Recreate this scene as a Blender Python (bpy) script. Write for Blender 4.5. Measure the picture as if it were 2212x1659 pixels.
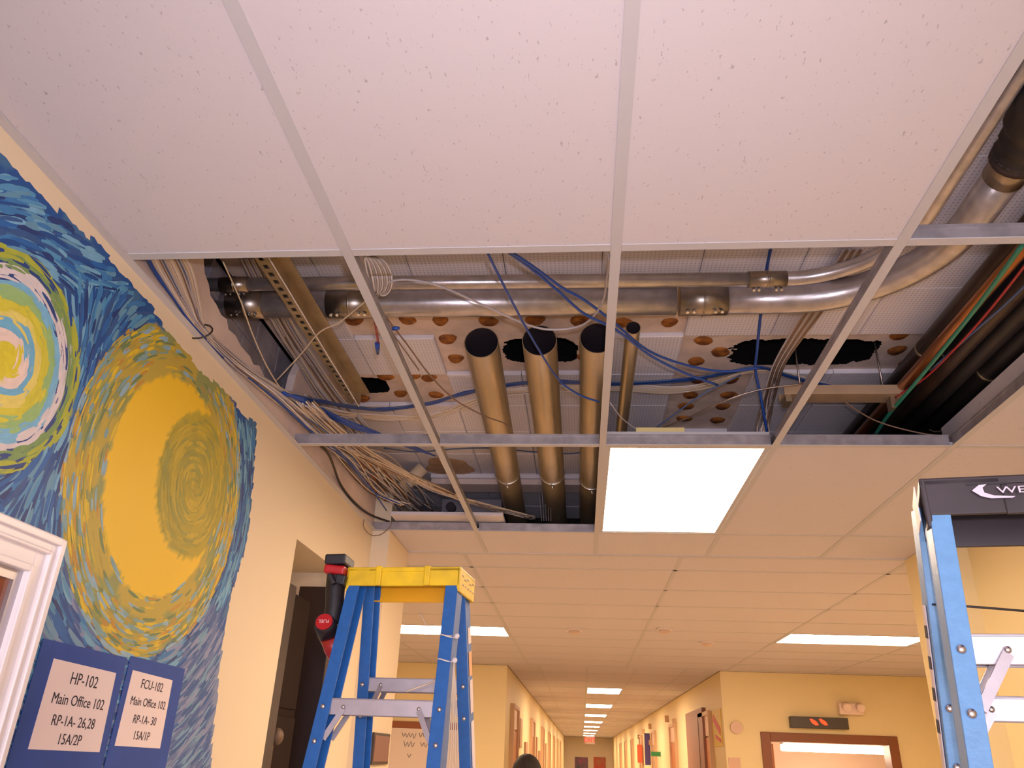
import bpy, bmesh, math, random
from mathutils import Vector, Matrix, noise
for o in list(bpy.data.objects): bpy.data.objects.remove(o)
random.seed(7)
SC = bpy.context.scene
COL = SC.collection
Z0 = 1.55            # camera height above the floor; every z below is measured from the lens
F = 1682.95; PITCH, YAW, ROLL = 0.444038633, -0.0963223658, 0.0378243136
# ---------------------------------------------------------------- camera
def cam_axes():
    cy, sy, cp, sp, cr, sr = math.cos(YAW), math.sin(YAW), math.cos(PITCH), math.sin(PITCH), math.cos(ROLL), math.sin(ROLL)
    fwd = Vector((sy*cp, cy*cp, sp)); right = Vector((cy, -sy, 0)); up = right.cross(fwd)
    return right*cr + up*sr, -right*sr + up*cr, fwd
RX, RY, RF = cam_axes()
cd = bpy.data.cameras.new('camera'); cam = bpy.data.objects.new('camera', cd); COL.objects.link(cam)
cd.sensor_width = 36; cd.lens = F/2212*36; cd.clip_start = 0.02; cd.clip_end = 200
cam.matrix_world = Matrix(((RX.x, RY.x, -RF.x, 0), (RX.y, RY.y, -RF.y, 0), (RX.z, RY.z, -RF.z, Z0), (0, 0, 0, 1)))
SC.camera = cam
SC.view_settings.view_transform = 'Standard'; SC.view_settings.look = 'None'
SC.view_settings.exposure = -0.32; SC.view_settings.gamma = 1.0; SC.view_settings.use_curve_mapping = False
# ---------------------------------------------------------------- light
w = bpy.data.worlds.new('world'); SC.world = w; w.use_nodes = True
w.node_tree.nodes['Background'].inputs[0].default_value = (0.9, 0.62, 0.4, 1); w.node_tree.nodes['Background'].inputs[1].default_value = 0.05
PANEL_COL = (1.0, 0.75, 0.53); PANEL_STR = 50.0
def lamp(name, kind, loc, energy, color, **kw):
    l = bpy.data.lights.new(name, kind); l.energy = energy; l.color = color
    for k, v in kw.items(): setattr(l, k, v)
    o = bpy.data.objects.new(name, l); COL.objects.link(o); o.location = loc; return o
fl = lamp('camera_flash', 'SPOT', (0.03, -0.03, Z0+0.07), 72, (0.94, 0.87, 1.0), spot_size=math.radians(118), spot_blend=1.0, shadow_soft_size=0.02)
cool_fill = lamp('added_cool_fill', 'AREA', (0.4, -3.12, Z0-0.25), 150, (0.90, 0.86, 1.0), shape='RECTANGLE', size=2.5, size_y=2.3)  # fill lamp added behind the view to even out near ceiling and plenum
cool_fill.rotation_euler = (math.radians(90), 0, math.radians(0))
fl.rotation_euler = (RF*-1).to_track_quat('Z', 'Y').to_euler()
# ---------------------------------------------------------------- pixel rays onto real planes
def ray(px, py): return RX*((px-1106)/F) + RY*((829.5-py)/F) + RF
def az(px, py, z): d = ray(px, py); return d*(z/d.z)
def ax(px, py, x): d = ray(px, py); return d*(x/d.x)
def ay(px, py, y): d = ray(px, py); return d*(y/d.y)
# ---------------------------------------------------------------- materials
def lin(c):
    return tuple(((v/255)/12.92 if v/255 <= 0.04045 else ((v/255+0.055)/1.055)**2.4) for v in c)
MATS = {}
def mat(name, rgb, rough=0.6, metal=0.0, var=0.0, vs=8.0, bump=0.0, bs=60.0, emit=None, es=0, rgb2=None, stretch=None, spec=0.5):
    if name in MATS: return MATS[name]
    m = bpy.data.materials.new(name); m.use_nodes = True; nt = m.node_tree; b = nt.nodes['Principled BSDF']
    c = lin(rgb); b.inputs['Base Color'].default_value = (*c, 1); b.inputs['Roughness'].default_value = rough; b.inputs['Metallic'].default_value = metal
    b.inputs['Specular IOR Level'].default_value = spec
    tc = nt.nodes.new('ShaderNodeTexCoord'); src = tc.outputs['Object']
    if stretch:
        mp = nt.nodes.new('ShaderNodeMapping'); mp.inputs['Scale'].default_value = stretch; nt.links.new(src, mp.inputs[0]); src = mp.outputs[0]
    if var or rgb2:
        n = nt.nodes.new('ShaderNodeTexNoise'); n.inputs['Scale'].default_value = vs; n.inputs['Detail'].default_value = 5; nt.links.new(src, n.inputs['Vector'])
        r = nt.nodes.new('ShaderNodeValToRGB'); nt.links.new(n.outputs['Fac'], r.inputs[0])
        c2 = lin(rgb2) if rgb2 else tuple(v*(1-var) for v in c)
        r.color_ramp.elements[0].position = 0.35; r.color_ramp.elements[0].color = (*c2, 1); r.color_ramp.elements[1].position = 0.65; r.color_ramp.elements[1].color = (*c, 1)
        nt.links.new(r.outputs[0], b.inputs['Base Color'])
    if bump:
        n2 = nt.nodes.new('ShaderNodeTexNoise'); n2.inputs['Scale'].default_value = bs; n2.inputs['Detail'].default_value = 4; nt.links.new(src, n2.inputs['Vector'])
        bp = nt.nodes.new('ShaderNodeBump'); bp.inputs['Strength'].default_value = bump; bp.inputs['Distance'].default_value = 0.002
        nt.links.new(n2.outputs['Fac'], bp.inputs['Height']); nt.links.new(bp.outputs[0], b.inputs['Normal'])
    if emit:
        b.inputs['Emission Color'].default_value = (*emit, 1); b.inputs['Emission Strength'].default_value = es
    MATS[name] = m; return m
def tile_mat():
    m = mat('fissured_tile', (226, 220, 222), 0.95, spec=0.15); nt = m.node_tree; b = nt.nodes['Principled BSDF']
    tc = nt.nodes.new('ShaderNodeTexCoord'); mp = nt.nodes.new('ShaderNodeMapping'); mp.inputs['Scale'].default_value = (1, 0.45, 1); mp.inputs['Rotation'].default_value = (0, 0, 0.5)
    nt.links.new(tc.outputs['Object'], mp.inputs[0])
    n = nt.nodes.new('ShaderNodeTexNoise'); n.inputs['Scale'].default_value = 190; n.inputs['Detail'].default_value = 2; nt.links.new(mp.outputs[0], n.inputs['Vector'])
    n2 = nt.nodes.new('ShaderNodeTexNoise'); n2.inputs['Scale'].default_value = 60; nt.links.new(mp.outputs[0], n2.inputs['Vector'])
    mu = nt.nodes.new('ShaderNodeMath'); mu.operation = 'MULTIPLY_ADD'; mu.inputs[1].default_value = 0.45; nt.links.new(n2.outputs['Fac'], mu.inputs[0]); nt.links.new(n.outputs['Fac'], mu.inputs[2])
    r = nt.nodes.new('ShaderNodeValToRGB'); nt.links.new(mu.outputs[0], r.inputs[0])
    r.color_ramp.elements[0].position = 0.90; r.color_ramp.elements[0].color = (*lin((206, 198, 202)), 1); r.color_ramp.elements[1].position = 0.99; r.color_ramp.elements[1].color = (*lin((172, 164, 164)), 1)
    nt.links.new(r.outputs[0], b.inputs['Base Color'])
    bp = nt.nodes.new('ShaderNodeBump'); bp.invert = True; bp.inputs['Strength'].default_value = 0.15; bp.inputs['Distance'].default_value = 0.001; nt.links.new(r.outputs[0], bp.inputs['Height'])
    bp.invert = False; nt.links.new(bp.outputs[0], b.inputs['Normal']); return m
def perf_mat():
    m = mat('perforated_tile', (222, 216, 224), 0.8, spec=0.2); nt = m.node_tree; b = nt.nodes['Principled BSDF']
    tc = nt.nodes.new('ShaderNodeTexCoord'); a = nt.nodes.new('ShaderNodeVectorMath'); a.operation = 'SCALE'; a.inputs['Scale'].default_value = 79; nt.links.new(tc.outputs['Object'], a.inputs[0])
    f = nt.nodes.new('ShaderNodeVectorMath'); f.operation = 'FRACTION'; nt.links.new(a.outputs[0], f.inputs[0])
    s = nt.nodes.new('ShaderNodeVectorMath'); s.operation = 'SUBTRACT'; s.inputs[1].default_value = (0.5, 0.5, 0.5); nt.links.new(f.outputs[0], s.inputs[0])
    mm = nt.nodes.new('ShaderNodeVectorMath'); mm.operation = 'MULTIPLY'; mm.inputs[1].default_value = (1, 1, 0); nt.links.new(s.outputs[0], mm.inputs[0])
    l = nt.nodes.new('ShaderNodeVectorMath'); l.operation = 'LENGTH'; nt.links.new(mm.outputs[0], l.inputs[0])
    r = nt.nodes.new('ShaderNodeValToRGB'); nt.links.new(l.outputs['Value'], r.inputs[0])
    r.color_ramp.elements[0].position = 0.17; r.color_ramp.elements[0].color = (*lin((186, 178, 186)), 1); r.color_ramp.elements[1].position = 0.24; r.color_ramp.elements[1].color = (*lin((226, 220, 228)), 1)
    nt.links.new(r.outputs[0], b.inputs['Base Color']); return m
def vcol_mat():
    m = mat('mural_paint', (60, 110, 170), 0.55); nt = m.node_tree; b = nt.nodes['Principled BSDF']
    at = nt.nodes.new('ShaderNodeAttribute'); at.attribute_name = 'Col'; nt.links.new(at.outputs['Color'], b.inputs['Base Color']); return m
M_TILE = tile_mat(); M_PERF = perf_mat(); M_MURAL = vcol_mat()
M_TEE = mat('white_tee', (190, 186, 188), 0.6, spec=.25); M_WEB = mat('zinc_web', (176, 170, 176), 0.36, 0.45, var=0.3, vs=20)
M_WALL = mat('cream_paint', (222, 204, 176), 0.6, bump=0.15, bs=90); M_YEL = mat('yellow_paint', (226, 206, 156), 0.6, bump=0.15, bs=80)
M_GYP = mat('gypsum', (224, 204, 198), 0.9, var=0.15, vs=6, bump=0.3); M_SUB = mat('old_substrate', (228, 206, 194), 0.9, var=0.2, vs=14, bump=0.4, bs=40)
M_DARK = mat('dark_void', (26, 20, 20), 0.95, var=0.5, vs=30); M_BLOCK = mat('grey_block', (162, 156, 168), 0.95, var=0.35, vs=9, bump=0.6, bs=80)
M_FLOOR = mat('vinyl_floor', (196, 176, 150), 0.35, var=0.12, vs=4)
M_EMT = mat('galvanised_conduit', (196, 190, 194), 0.3, 0.75, var=0.22, vs=26, bump=0.12, bs=160)
M_EMT2 = mat('dull_conduit', (190, 172, 142), 0.34, 0.7, var=0.22, vs=14, stretch=(1, 0.25, 1), bump=0.08)
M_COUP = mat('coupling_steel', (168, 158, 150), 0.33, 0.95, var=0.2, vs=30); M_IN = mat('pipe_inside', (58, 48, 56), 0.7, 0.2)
M_BRIGHT = mat('bright_zinc', (222, 222, 226), 0.2, 1.0); M_STRUT = mat('strut_steel', (172, 156, 132), 0.42, 0.8, var=0.25, vs=12)
M_GLUE = mat('glue_daub', (176, 108, 36), 0.75, rgb2=(112, 62, 28), vs=30, bump=0.5, bs=90)
M_BLK = mat('black_rubber', (34, 30, 33), 0.5, var=0.3, vs=15); M_BLK2 = mat('dark_brown_pipe', (66, 50, 42), 0.4, 0.3, var=0.4, vs=8)
M_COP = mat('copper', (178, 116, 70), 0.35, 0.9)
CB = {'blue': mat('blue_jacket', (30, 70, 150), 0.45), 'grey': mat('grey_jacket', (176, 166, 168), 0.5), 'cream': mat('cream_jacket', (206, 186, 162), 0.5),
      'brown': mat('brown_jacket', (120, 92, 74), 0.5), 'slate': mat('slate_jacket', (70, 92, 134), 0.5), 'black': mat('black_jacket', (42, 32, 28), 0.5),
      'orange': mat('orange_jacket', (196, 112, 40), 0.5), 'green': mat('green_jacket', (40, 128, 106), 0.5), 'red': mat('red_jacket', (170, 40, 48), 0.5),
      'white': mat('white_jacket', (216, 206, 204), 0.5), 'flex': mat('flex_steel', (160, 146, 140), 0.3, 0.9)}
def panel_mat(): return mat('lit_diffuser', (250, 245, 235), 0.5, emit=PANEL_COL, es=PANEL_STR)
M_PAN = panel_mat(); M_PAN2 = mat('near_diffuser', (250, 245, 235), 0.5, emit=PANEL_COL, es=35.0)
# ---------------------------------------------------------------- mesh builder
class MB:
    def __init__(s): s.v = []; s.f = []; s.mi = []; s.sm = []; s.c = None
    def add(s, vs, fs, mi=0, sm=False):
        n = len(s.v); s.v += [Vector(q) for q in vs]
        for f in fs: s.f.append([i+n for i in f]); s.mi.append(mi); s.sm.append(sm)
        return s
    def box(s, x0, x1, y0, y1, z0, z1, mi=0):
        return s.add([(x0,y0,z0),(x1,y0,z0),(x1,y1,z0),(x0,y1,z0),(x0,y0,z1),(x1,y0,z1),(x1,y1,z1),(x0,y1,z1)],
              [(0,3,2,1),(4,5,6,7),(0,1,5,4),(1,2,6,5),(2,3,7,6),(3,0,4,7)], mi)
    def obox(s, c, ax_, ay_, az_, mi=0):   # centre and three half vectors
        c, a, b, d = Vector(c), Vector(ax_), Vector(ay_), Vector(az_)
        if a.cross(b).dot(d) < 0: a = -a
        return s.add([c-a-b-d, c+a-b-d, c+a+b-d, c-a+b-d, c-a-b+d, c+a-b+d, c+a+b+d, c-a+b+d],
              [(0,3,2,1),(4,5,6,7),(0,1,5,4),(1,2,6,5),(2,3,7,6),(3,0,4,7)], mi)
    def bar(s, p, q, side, w, h, mi=0):    # beam p->q, width w along side, height h
        p, q = Vector(p), Vector(q); d = q-p; u = Vector(side).normalized(); u = (u - d.normalized()*u.dot(d.normalized())).normalized(); n = d.normalized().cross(u)
        return s.obox((p+q)/2, d/2, u*(w/2), n*(h/2), mi)
    def tube(s, pts, r, n=8, mi=0, caps=True):
        pts = [Vector(p) for p in pts]; rs = r if isinstance(r, (list, tuple)) else [r]*len(pts)
        t = (pts[1]-pts[0]).normalized(); up = Vector((0,0,1)) if abs(t.z) < 0.9 else Vector((1,0,0)); u = t.cross(up).normalized(); vs = []
        for i, p in enumerate(pts):
            t = (pts[min(i+1, len(pts)-1)] - pts[max(i-1, 0)]).normalized()
            u = (u - t*u.dot(t)).normalized(); b = t.cross(u)
            for k in range(n):
                a = 2*math.pi*k/n; vs.append(p + (u*math.cos(a) + b*math.sin(a))*rs[i])
        fs = []
        for i in range(len(pts)-1):
            for k in range(n): fs.append((i*n+k, i*n+(k+1) % n, (i+1)*n+(k+1) % n, (i+1)*n+k))
        s.add(vs, fs, mi, True)
        if caps: 
            m = len(pts)-1; s.add(vs[:n], [tuple(reversed(range(n)))], mi); s.add(vs[m*n:], [tuple(range(n))], mi)
        return s
    def prism(s, poly, axis, a0, a1, mi=0): # poly in the other two axes, extruded along axis a0..a1
        def P(u, v, a): return {'x': (a, u, v), 'y': (u, a, v), 'z': (u, v, a)}[axis]
        n = len(poly); vs = [P(u, v, a0) for u, v in poly] + [P(u, v, a1) for u, v in poly]
        return s.add(vs, [tuple(range(n))[::-1], tuple(range(n, 2*n))] + [(i, (i+1) % n, (i+1) % n+n, i+n) for i in range(n)], mi)
    def sphere(s, c, r, sc=(1,1,1), n=14, mi=0):
        vs = []; fs = []; m = n//2
        for i in range(m+1):
            th = math.pi*i/m
            for k in range(n): a = 2*math.pi*k/n; vs.append(Vector(c)+Vector((r*sc[0]*math.sin(th)*math.cos(a), r*sc[1]*math.sin(th)*math.sin(a), r*sc[2]*math.cos(th))))
        for i in range(m):
            for k in range(n): fs.append((i*n+k, (i+1)*n+k, (i+1)*n+(k+1) % n, i*n+(k+1) % n))
        return s.add(vs, fs, mi, True)
    def build(s, name, mats, parent=None, origin=None, bevel=0, kind=None, recalc=True):
        me = bpy.data.meshes.new(name)
        if origin is None:
            if parent is not None: origin = parent['o_rel'] if 'o_rel' in parent else (0, 0, 0)
            else:
                xs = [v.x for v in s.v]; ys = [v.y for v in s.v]; zs = [v.z for v in s.v]; origin = ((min(xs)+max(xs))/2, (min(ys)+max(ys))/2, min(zs))
        og = Vector(origin)
        me.from_pydata([v-og for v in s.v], [], s.f)
        for m in (mats if isinstance(mats, (list, tuple)) else [mats]): me.materials.append(m)
        me.polygons.foreach_set('material_index', s.mi); me.polygons.foreach_set('use_smooth', s.sm)
        if s.c:
            a = me.color_attributes.new('Col', 'FLOAT_COLOR', 'POINT'); a.data.foreach_set('color', [q for c in s.c for q in c])
        if recalc:
            bm = bmesh.new(); bm.from_mesh(me); bmesh.ops.remove_doubles(bm, verts=bm.verts, dist=1e-6) if not s.c else None
            bmesh.ops.recalc_face_normals(bm, faces=bm.faces); bm.to_mesh(me); bm.free()
        me.update(); o = bpy.data.objects.new(name, me); COL.objects.link(o)
        if parent is not None: o.parent = parent
        else: o.location = og + Vector((0, 0, Z0))
        o['o_rel'] = tuple(og)
        if bevel:
            b = o.modifiers.new('bevel', 'BEVEL'); b.width = bevel; b.segments = 2; b.limit_method = 'ANGLE'
        if kind: o['kind'] = kind
        return o
def tag(o, label=None, cat=None, group=None, kind=None):
    if label: o['label'] = label
    if cat: o['category'] = cat
    if group: o['group'] = group
    if kind: o['kind'] = kind
    return o
def thing(name, label, cat, loc, group=None):
    o = bpy.data.objects.new(name, None); COL.objects.link(o); o.location = Vector(loc)+Vector((0, 0, Z0)); o['o_rel'] = tuple(loc); o.empty_display_size = 0.05
    return tag(o, label, cat, group)
def smooth(pts, k=5):
    pts = [Vector(p) for p in pts]; out = []
    P = [pts[0]*2-pts[1]] + pts + [pts[-1]*2-pts[-2]]
    for i in range(1, len(P)-2):
        a, b, c, d = P[i-1:i+3]
        for j in range(k):
            t = j/k; out.append(0.5*((2*b) + (c-a)*t + (2*a-5*b+4*c-d)*t*t + (3*b-a-3*c+d)*t**3))
    out.append(pts[-1]); return out
def text_mesh(txt, size, M, mat_, name, parent, depth=0.0004, align='CENTER', shear=0, sx=1):
    cu = bpy.data.curves.new('t', 'FONT'); cu.body = txt; cu.size = size; cu.align_x = align; cu.align_y = 'CENTER'; cu.extrude = depth; cu.shear = shear; cu.resolution_u = 3
    t = bpy.data.objects.new('t', cu); COL.objects.link(t); dg = bpy.context.evaluated_depsgraph_get(); dg.update()
    me = bpy.data.meshes.new_from_object(t.evaluated_get(dg)); bpy.data.objects.remove(t)
    og = Vector(parent['o_rel'])
    for v in me.vertices: v.co = M @ Vector((v.co.x*sx, v.co.y, v.co.z)) - og
    me.materials.clear(); me.materials.append(mat_); o = bpy.data.objects.new(name, me); COL.objects.link(o); o.parent = parent; o['o_rel'] = tuple(og); return o
def frame(o, x, y, z):
    o, x, y, z = map(Vector, (o, x, y, z)); return Matrix(((x.x,y.x,z.x,o.x),(x.y,y.y,z.y,o.y),(x.z,y.z,z.z,o.z),(0,0,0,1)))

# ================================================================ SETTING
CZ = 1.022; WL = -1.07; WR = 1.87; DK = 1.385
YFAR = 10.4; CL, CR = -0.93, 1.71; YEND = 47.75
m = MB(); m.box(-5.2, 5.2, -3.2, YEND+2, -1.65, -1.55); tag(m.build('floor', M_FLOOR, kind='structure'), 'beige vinyl corridor floor below the frame')
# left wall, with the recess for the dark door and the torn top above the suspended ceiling
RY0, RY1, RZ = 2.84, 3.45, 0.71
m = MB()
m.box(-1.30, WL, -3.2, RY0, -1.55, CZ); m.box(-1.30, WL, RY0, RY1, RZ, CZ); m.box(-1.30, WL, RY1, 4.35, -1.55, CZ); m.box(-1.42, -1.30, RY0-.1, RY1+.1, -1.55, RZ+.1)
wl = tag(m.build('wall_left', M_WALL, kind='structure'), 'cream painted left corridor wall, partly covered by the blue mural')
rg = random.Random(3)
jag = [(1.72,1.40),(1.752,1.33),(1.779,1.246),(1.80,1.215),(1.835,1.20),(1.858,1.175),(1.90,1.172),(1.94,1.16),(1.978,1.167),(2.0,1.145),(2.05,1.152),(2.1,1.140),(2.173,1.142),(2.21,1.13),(2.252,1.148),(2.3,1.135),(2.35,1.11),(2.395,1.12),(2.45,1.15),(2.52,1.16),(2.56,1.20),(2.57,1.27),(2.60,1.33),(2.61,1.40)]
m = MB(); m.prism([(-3.2, CZ), (-3.2, 1.40)] + jag + [(4.9, 1.40), (4.9, CZ)], 'x', -1.10, WL)
tag(m.build('wall_left', M_GYP, kind='structure'), 'bare plasterboard wall above the ceiling with a torn ragged opening')
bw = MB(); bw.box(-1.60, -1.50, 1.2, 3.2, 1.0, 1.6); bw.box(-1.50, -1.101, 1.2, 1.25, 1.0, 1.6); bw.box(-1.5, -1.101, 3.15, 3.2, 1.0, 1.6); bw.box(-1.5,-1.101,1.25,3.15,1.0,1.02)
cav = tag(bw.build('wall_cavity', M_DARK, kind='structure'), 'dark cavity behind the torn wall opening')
for i in range(5):
    for j in range(3):
        b = MB(); y = 1.98+i*0.2+(0.1 if j % 2 else 0); z = 1.06+j*0.115; b.box(-1.30+rg.uniform(-.006, .006), -1.16, y, y+0.194, z, z+0.11); b.build('concrete_block', M_BLOCK, cav, bevel=0.003)
# pilasters
m = MB(); m.box(WL, -0.98, 3.89, 4.36, -1.55, 1.40); tag(m.build('trim_1', M_WALL, kind='structure'), 'cream pilaster at the end of the left wall')
m = MB(); m.box(1.745, WR, 3.92, 4.36, -1.55, CZ); tag(m.build('trim_2', M_YEL, kind='structure'), 'yellow pilaster at the end of the right wall')
m = MB(); m.box(WR, WR+.15, -3.2, 4.36, -1.55, 1.40); tag(m.build('wall_right', M_YEL, kind='structure'), 'yellow painted right corridor wall')
m = MB(); m.box(-5.2, -1.30, 4.21, 4.36, -1.55, CZ); m.box(WR+.15, 5.2, 4.21, 4.36, -1.55, CZ); m.box(-5.3, -5.2, 4.2, YFAR+.2, -1.55, CZ); m.box(5.2, 5.3, 4.2, YFAR+.2, -1.55, CZ)
tag(m.build('wall_lobby', M_YEL, kind='structure'), 'yellow walls closing the lobby on both sides')
m = MB(); m.box(-1.3, WR+.15, -3.3, -3.2, -1.55, 1.4); tag(m.build('wall_back', M_WALL, kind='structure'), 'cream wall behind the camera')
gd = tag(thing('added_window', 'added unseen glazed screen around the fill lamp behind the camera', 'window', (.4, -3.19, -1.5)), kind='structure'); del gd['category']  # unseen glazing added to go with the cool fill lamp
for k in range(4): m = MB(); x = -.9+.867*k; m.box(x-.03, x+.03, -3.2, -3.13, -1.5, .95); m.build('added_window_frame', M_WEB, gd)
m = MB(); m.box(-.9, 1.7, -3.2, -3.19, -1.5, .95); m.build('window_pane', mat('added_window_glass', (190, 200, 220), .2), gd)
# far wall with the brown framed doorway
DX0, DX1, DZ = 2.17, 3.66, 0.33
m = MB(); m.box(-5.2, CL, YFAR, YFAR+.15, -1.55, CZ); m.box(CR, DX0, YFAR, YFAR+.15, -1.55, CZ); m.box(DX0, DX1, YFAR, YFAR+.15, DZ, CZ); m.box(DX1, 5.2, YFAR, YFAR+.15, -1.55, CZ)
tag(m.build('wall_far', M_YEL, kind='structure'), 'yellow far wall of the lobby on both sides of the corridor mouth')
m = MB(); m.box(CL-.15, CL, YFAR+.15, YEND, -1.55, CZ); tag(m.build('wall_hallway_left', M_YEL, kind='structure'), 'left wall of the long far corridor')
m = MB(); m.box(CR, CR+.15, YFAR+.15, YEND, -1.55, CZ); tag(m.build('wall_hallway_right', M_YEL, kind='structure'), 'right wall of the long far corridor')
m = MB(); m.box(CL-.15, CR+.15, YEND, YEND+.15, -1.55, CZ); tag(m.build('wall_end', M_WALL, kind='structure'), 'end wall of the long far corridor')
# ---- suspended ceiling
A_, B_, C_, D_ = -0.529, 0.081, 0.690, 1.300
cols = [WL, A_, B_, C_, D_, WR]; rows = [-2.217, -0.998, 0.2214, 1.441, 2.660, 3.880, 4.36]
m = MB()
for x0, x1 in ((WL, WL+.022), (WR-.022, WR)): m.box(x0, x1, -3.2, 4.35, CZ-.0008, CZ+.0012)
m.box(WL, WL+.002, -3.2, 3.89, CZ, CZ+.022); m.box(WR-.002, WR, -3.2, 3.9, CZ, CZ+.022)
m.box(WL, WR, 4.34, 4.375, CZ-.002, CZ+.03)
ceil = tag(m.build('ceiling', M_TEE, kind='structure', origin=(0, 0, CZ)), 'suspended grid ceiling with white edge angle')
def tee(p, q, name='ceiling_tee'):
    p, q = Vector((*p, CZ)), Vector((*q, CZ)); d = (q-p).normalized(); s = Vector((-d.y, d.x, 0)); t = MB(); up = Vector((0, 0, 1))
    t.obox((p+q)/2+up*0.001, (q-p)/2, s*0.012, up*0.001, 0)
    t.obox((p+q)/2+up*0.020, (q-p)/2, s*0.0009, up*0.018, 1); t.obox((p+q)/2+up*0.040, (q-p)/2, s*0.0032, up*0.004, 1)
    # raised rolled flange edges and slots
    return t.build(name, [M_TEE, M_WEB], ceil)
for x in (A_, B_, C_, D_):
    tee((x, -3.2), (x, 4.34), 'main_tee')
for y in rows[1:-1]:
    for i in range(5):
        if i == 2 and False: continue
        g = 0.0125
        tee((cols[i]+(0 if i == 0 else g), y), (cols[i+1]-(0 if i == 4 else g), y), 'cross_tee')
for (x, y, sx) in ((A_, rows[4], 1), (A_, rows[5], 1), (C_, rows[4], -1), (B_, rows[4], -1)):
    t = MB(); t.box(x+sx*.0015, x+sx*.004, y-.032, y-.006, CZ+.006, CZ+.030); t.build('tee_clip', M_BRIGHT, ceil)
def mk_tile(w, d, name='ceiling_tile', th=0.016):
    t = MB(); c = 0.003; w2, d2 = w/2, d/2
    t.add([(-w2+c,-d2+c,0),(w2-c,-d2+c,0),(w2-c,d2-c,0),(-w2+c,d2-c,0),(-w2,-d2,c),(w2,-d2,c),(w2,d2,c),(-w2,d2,c),(-w2,-d2,th),(w2,-d2,th),(w2,d2,th),(-w2,d2,th)],
          [(0,3,2,1),(0,1,5,4),(1,2,6,5),(2,3,7,6),(3,0,4,7),(4,5,9,8),(5,6,10,9),(6,7,11,10),(7,4,8,11),(8,9,10,11)])
    me = bpy.data.meshes.new(name); me.from_pydata(t.v, [], t.f); me.materials.append(M_TILE); return me
TC = {}
def place(kind, w, d, cx, cy, z, parent, matl=None, th=0.016):
    key = (kind, round(w, 3), round(d, 3))
    if key not in TC:
        me = mk_tile(w, d, kind, th); 
        if matl: me.materials.clear(); me.materials.append(matl)
        TC[key] = me
    o = bpy.data.objects.new(kind, TC[key]); COL.objects.link(o); o.parent = parent; o.location = Vector((cx, cy, z)) - Vector(parent['o_rel']); return o
openc = {(3, 2), (0, 3), (1, 3), (2, 3), (3, 3), (0, 4), (1, 4), (2, 4)}
for j in range(len(rows)-1):
    for i in range(5):
        if (i, j) in openc: continue
        x0, x1, y0, y1 = cols[i], cols[i+1], rows[j], rows[j+1]
        if j == 5 and i == 0: x0 = -0.98
        place('ceiling_tile', x1-x0-.004, y1-y0-.004, (x0+x1)/2, (y0+y1)/2, CZ+.0022, ceil)
# lobby ceiling: boards laid crosswise, 0.61 deep and 1.22 wide
LX = [-0.66-1.22*k for k in range(3, -1, -1)] + [0.56, 1.78, 3.0, 4.22]
def lob_rows():
    y = 4.375; ys = [y, 4.72]
    while ys[-1] < YFAR-.05: ys.append(min(ys[-1]+0.61, YFAR))
    return ys
LY = lob_rows()
lights_l = [(-1.27, 7.46), (2.39, 7.46)]; lights_added = [(3.61, (LY[2]+LY[3])/2), (-3.71, (LY[2]+LY[3])/2)]  # second list holds the unseen panels added to brighten the lobby
LXs = [-5.2]+[x for x in LX if x > -5.1]+[5.2]
for j in range(len(LY)-1):
    for i in range(len(LXs)-1):
        x0, x1, y0, y1 = LXs[i], LXs[i+1], LY[j], LY[j+1]
        if any(x0 < a < x1 and y0 < b < y1 for a, b in lights_l): lrow = (y0, y1); continue
        if any(x0 < a < x1 and y0 < b < y1 for a, b in lights_added): continue
        place('ceiling_tile', x1-x0-.005, y1-y0-.005, (x0+x1)/2, (y0+y1)/2, CZ+.0022, ceil)
for x in LX:
    tee((x, 4.37), (x, YFAR), 'main_tee')
for y in LY[1:-1]: tee((-5.2, y), (5.2, y), 'cross_tee')
# long corridor ceiling tiles (2x4 along the corridor)
hall_l = [14.2+4.27*k for k in range(8)]
hy = YFAR; hx = [CL, CL+.39, 0.08, 0.69, 1.30, CR]; hx = [CL, -0.53, 0.08, 0.69, 1.30, CR]
yy = 10.54; first = True
ys = [YFAR+.0]
while yy < YEND: ys.append(yy if yy > YFAR+.1 else YFAR+.12); yy += 1.22
ys = [YFAR] + [14.2-.61-1.22*2, 14.2-.61-1.22, 14.2-.61]
while ys[-1] < YEND-.7: ys.append(ys[-1]+(0.61 if (len(ys)-3) % 4 == 0 else 1.22))
ys[-1] = YEND
for j in range(len(ys)-1):
    for i in range(5):
        cy = (ys[j]+ys[j+1])/2
        if i == 2 and j >= 3 and (j-3) % 4 == 0: continue
        place('ceiling_tile', hx[i+1]-hx[i]-.008, ys[j+1]-ys[j]-.008, (hx[i]+hx[i+1])/2, cy, CZ+.0022, ceil)
for x in hx[1:-1]: tee((x, YFAR), (x, YEND), 'main_tee')
for y in ys[1:-1]: tee((CL, y), (CR, y), 'cross_tee')
hallpos = [((ys[j]+ys[j+1])/2) for j in range(3, len(ys)-1) if (j-3) % 4 == 0]
m = MB(); m.box(-5.3, 5.3, 4.9, YFAR+.2, 1.09, 1.12); m.box(CL-.2, CR+.2, YFAR+.1, YEND+.2, 1.09, 1.12)
tag(m.build('ceiling', M_DARK, kind='structure'), 'dark slab over the lobby and far corridor')
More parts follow.
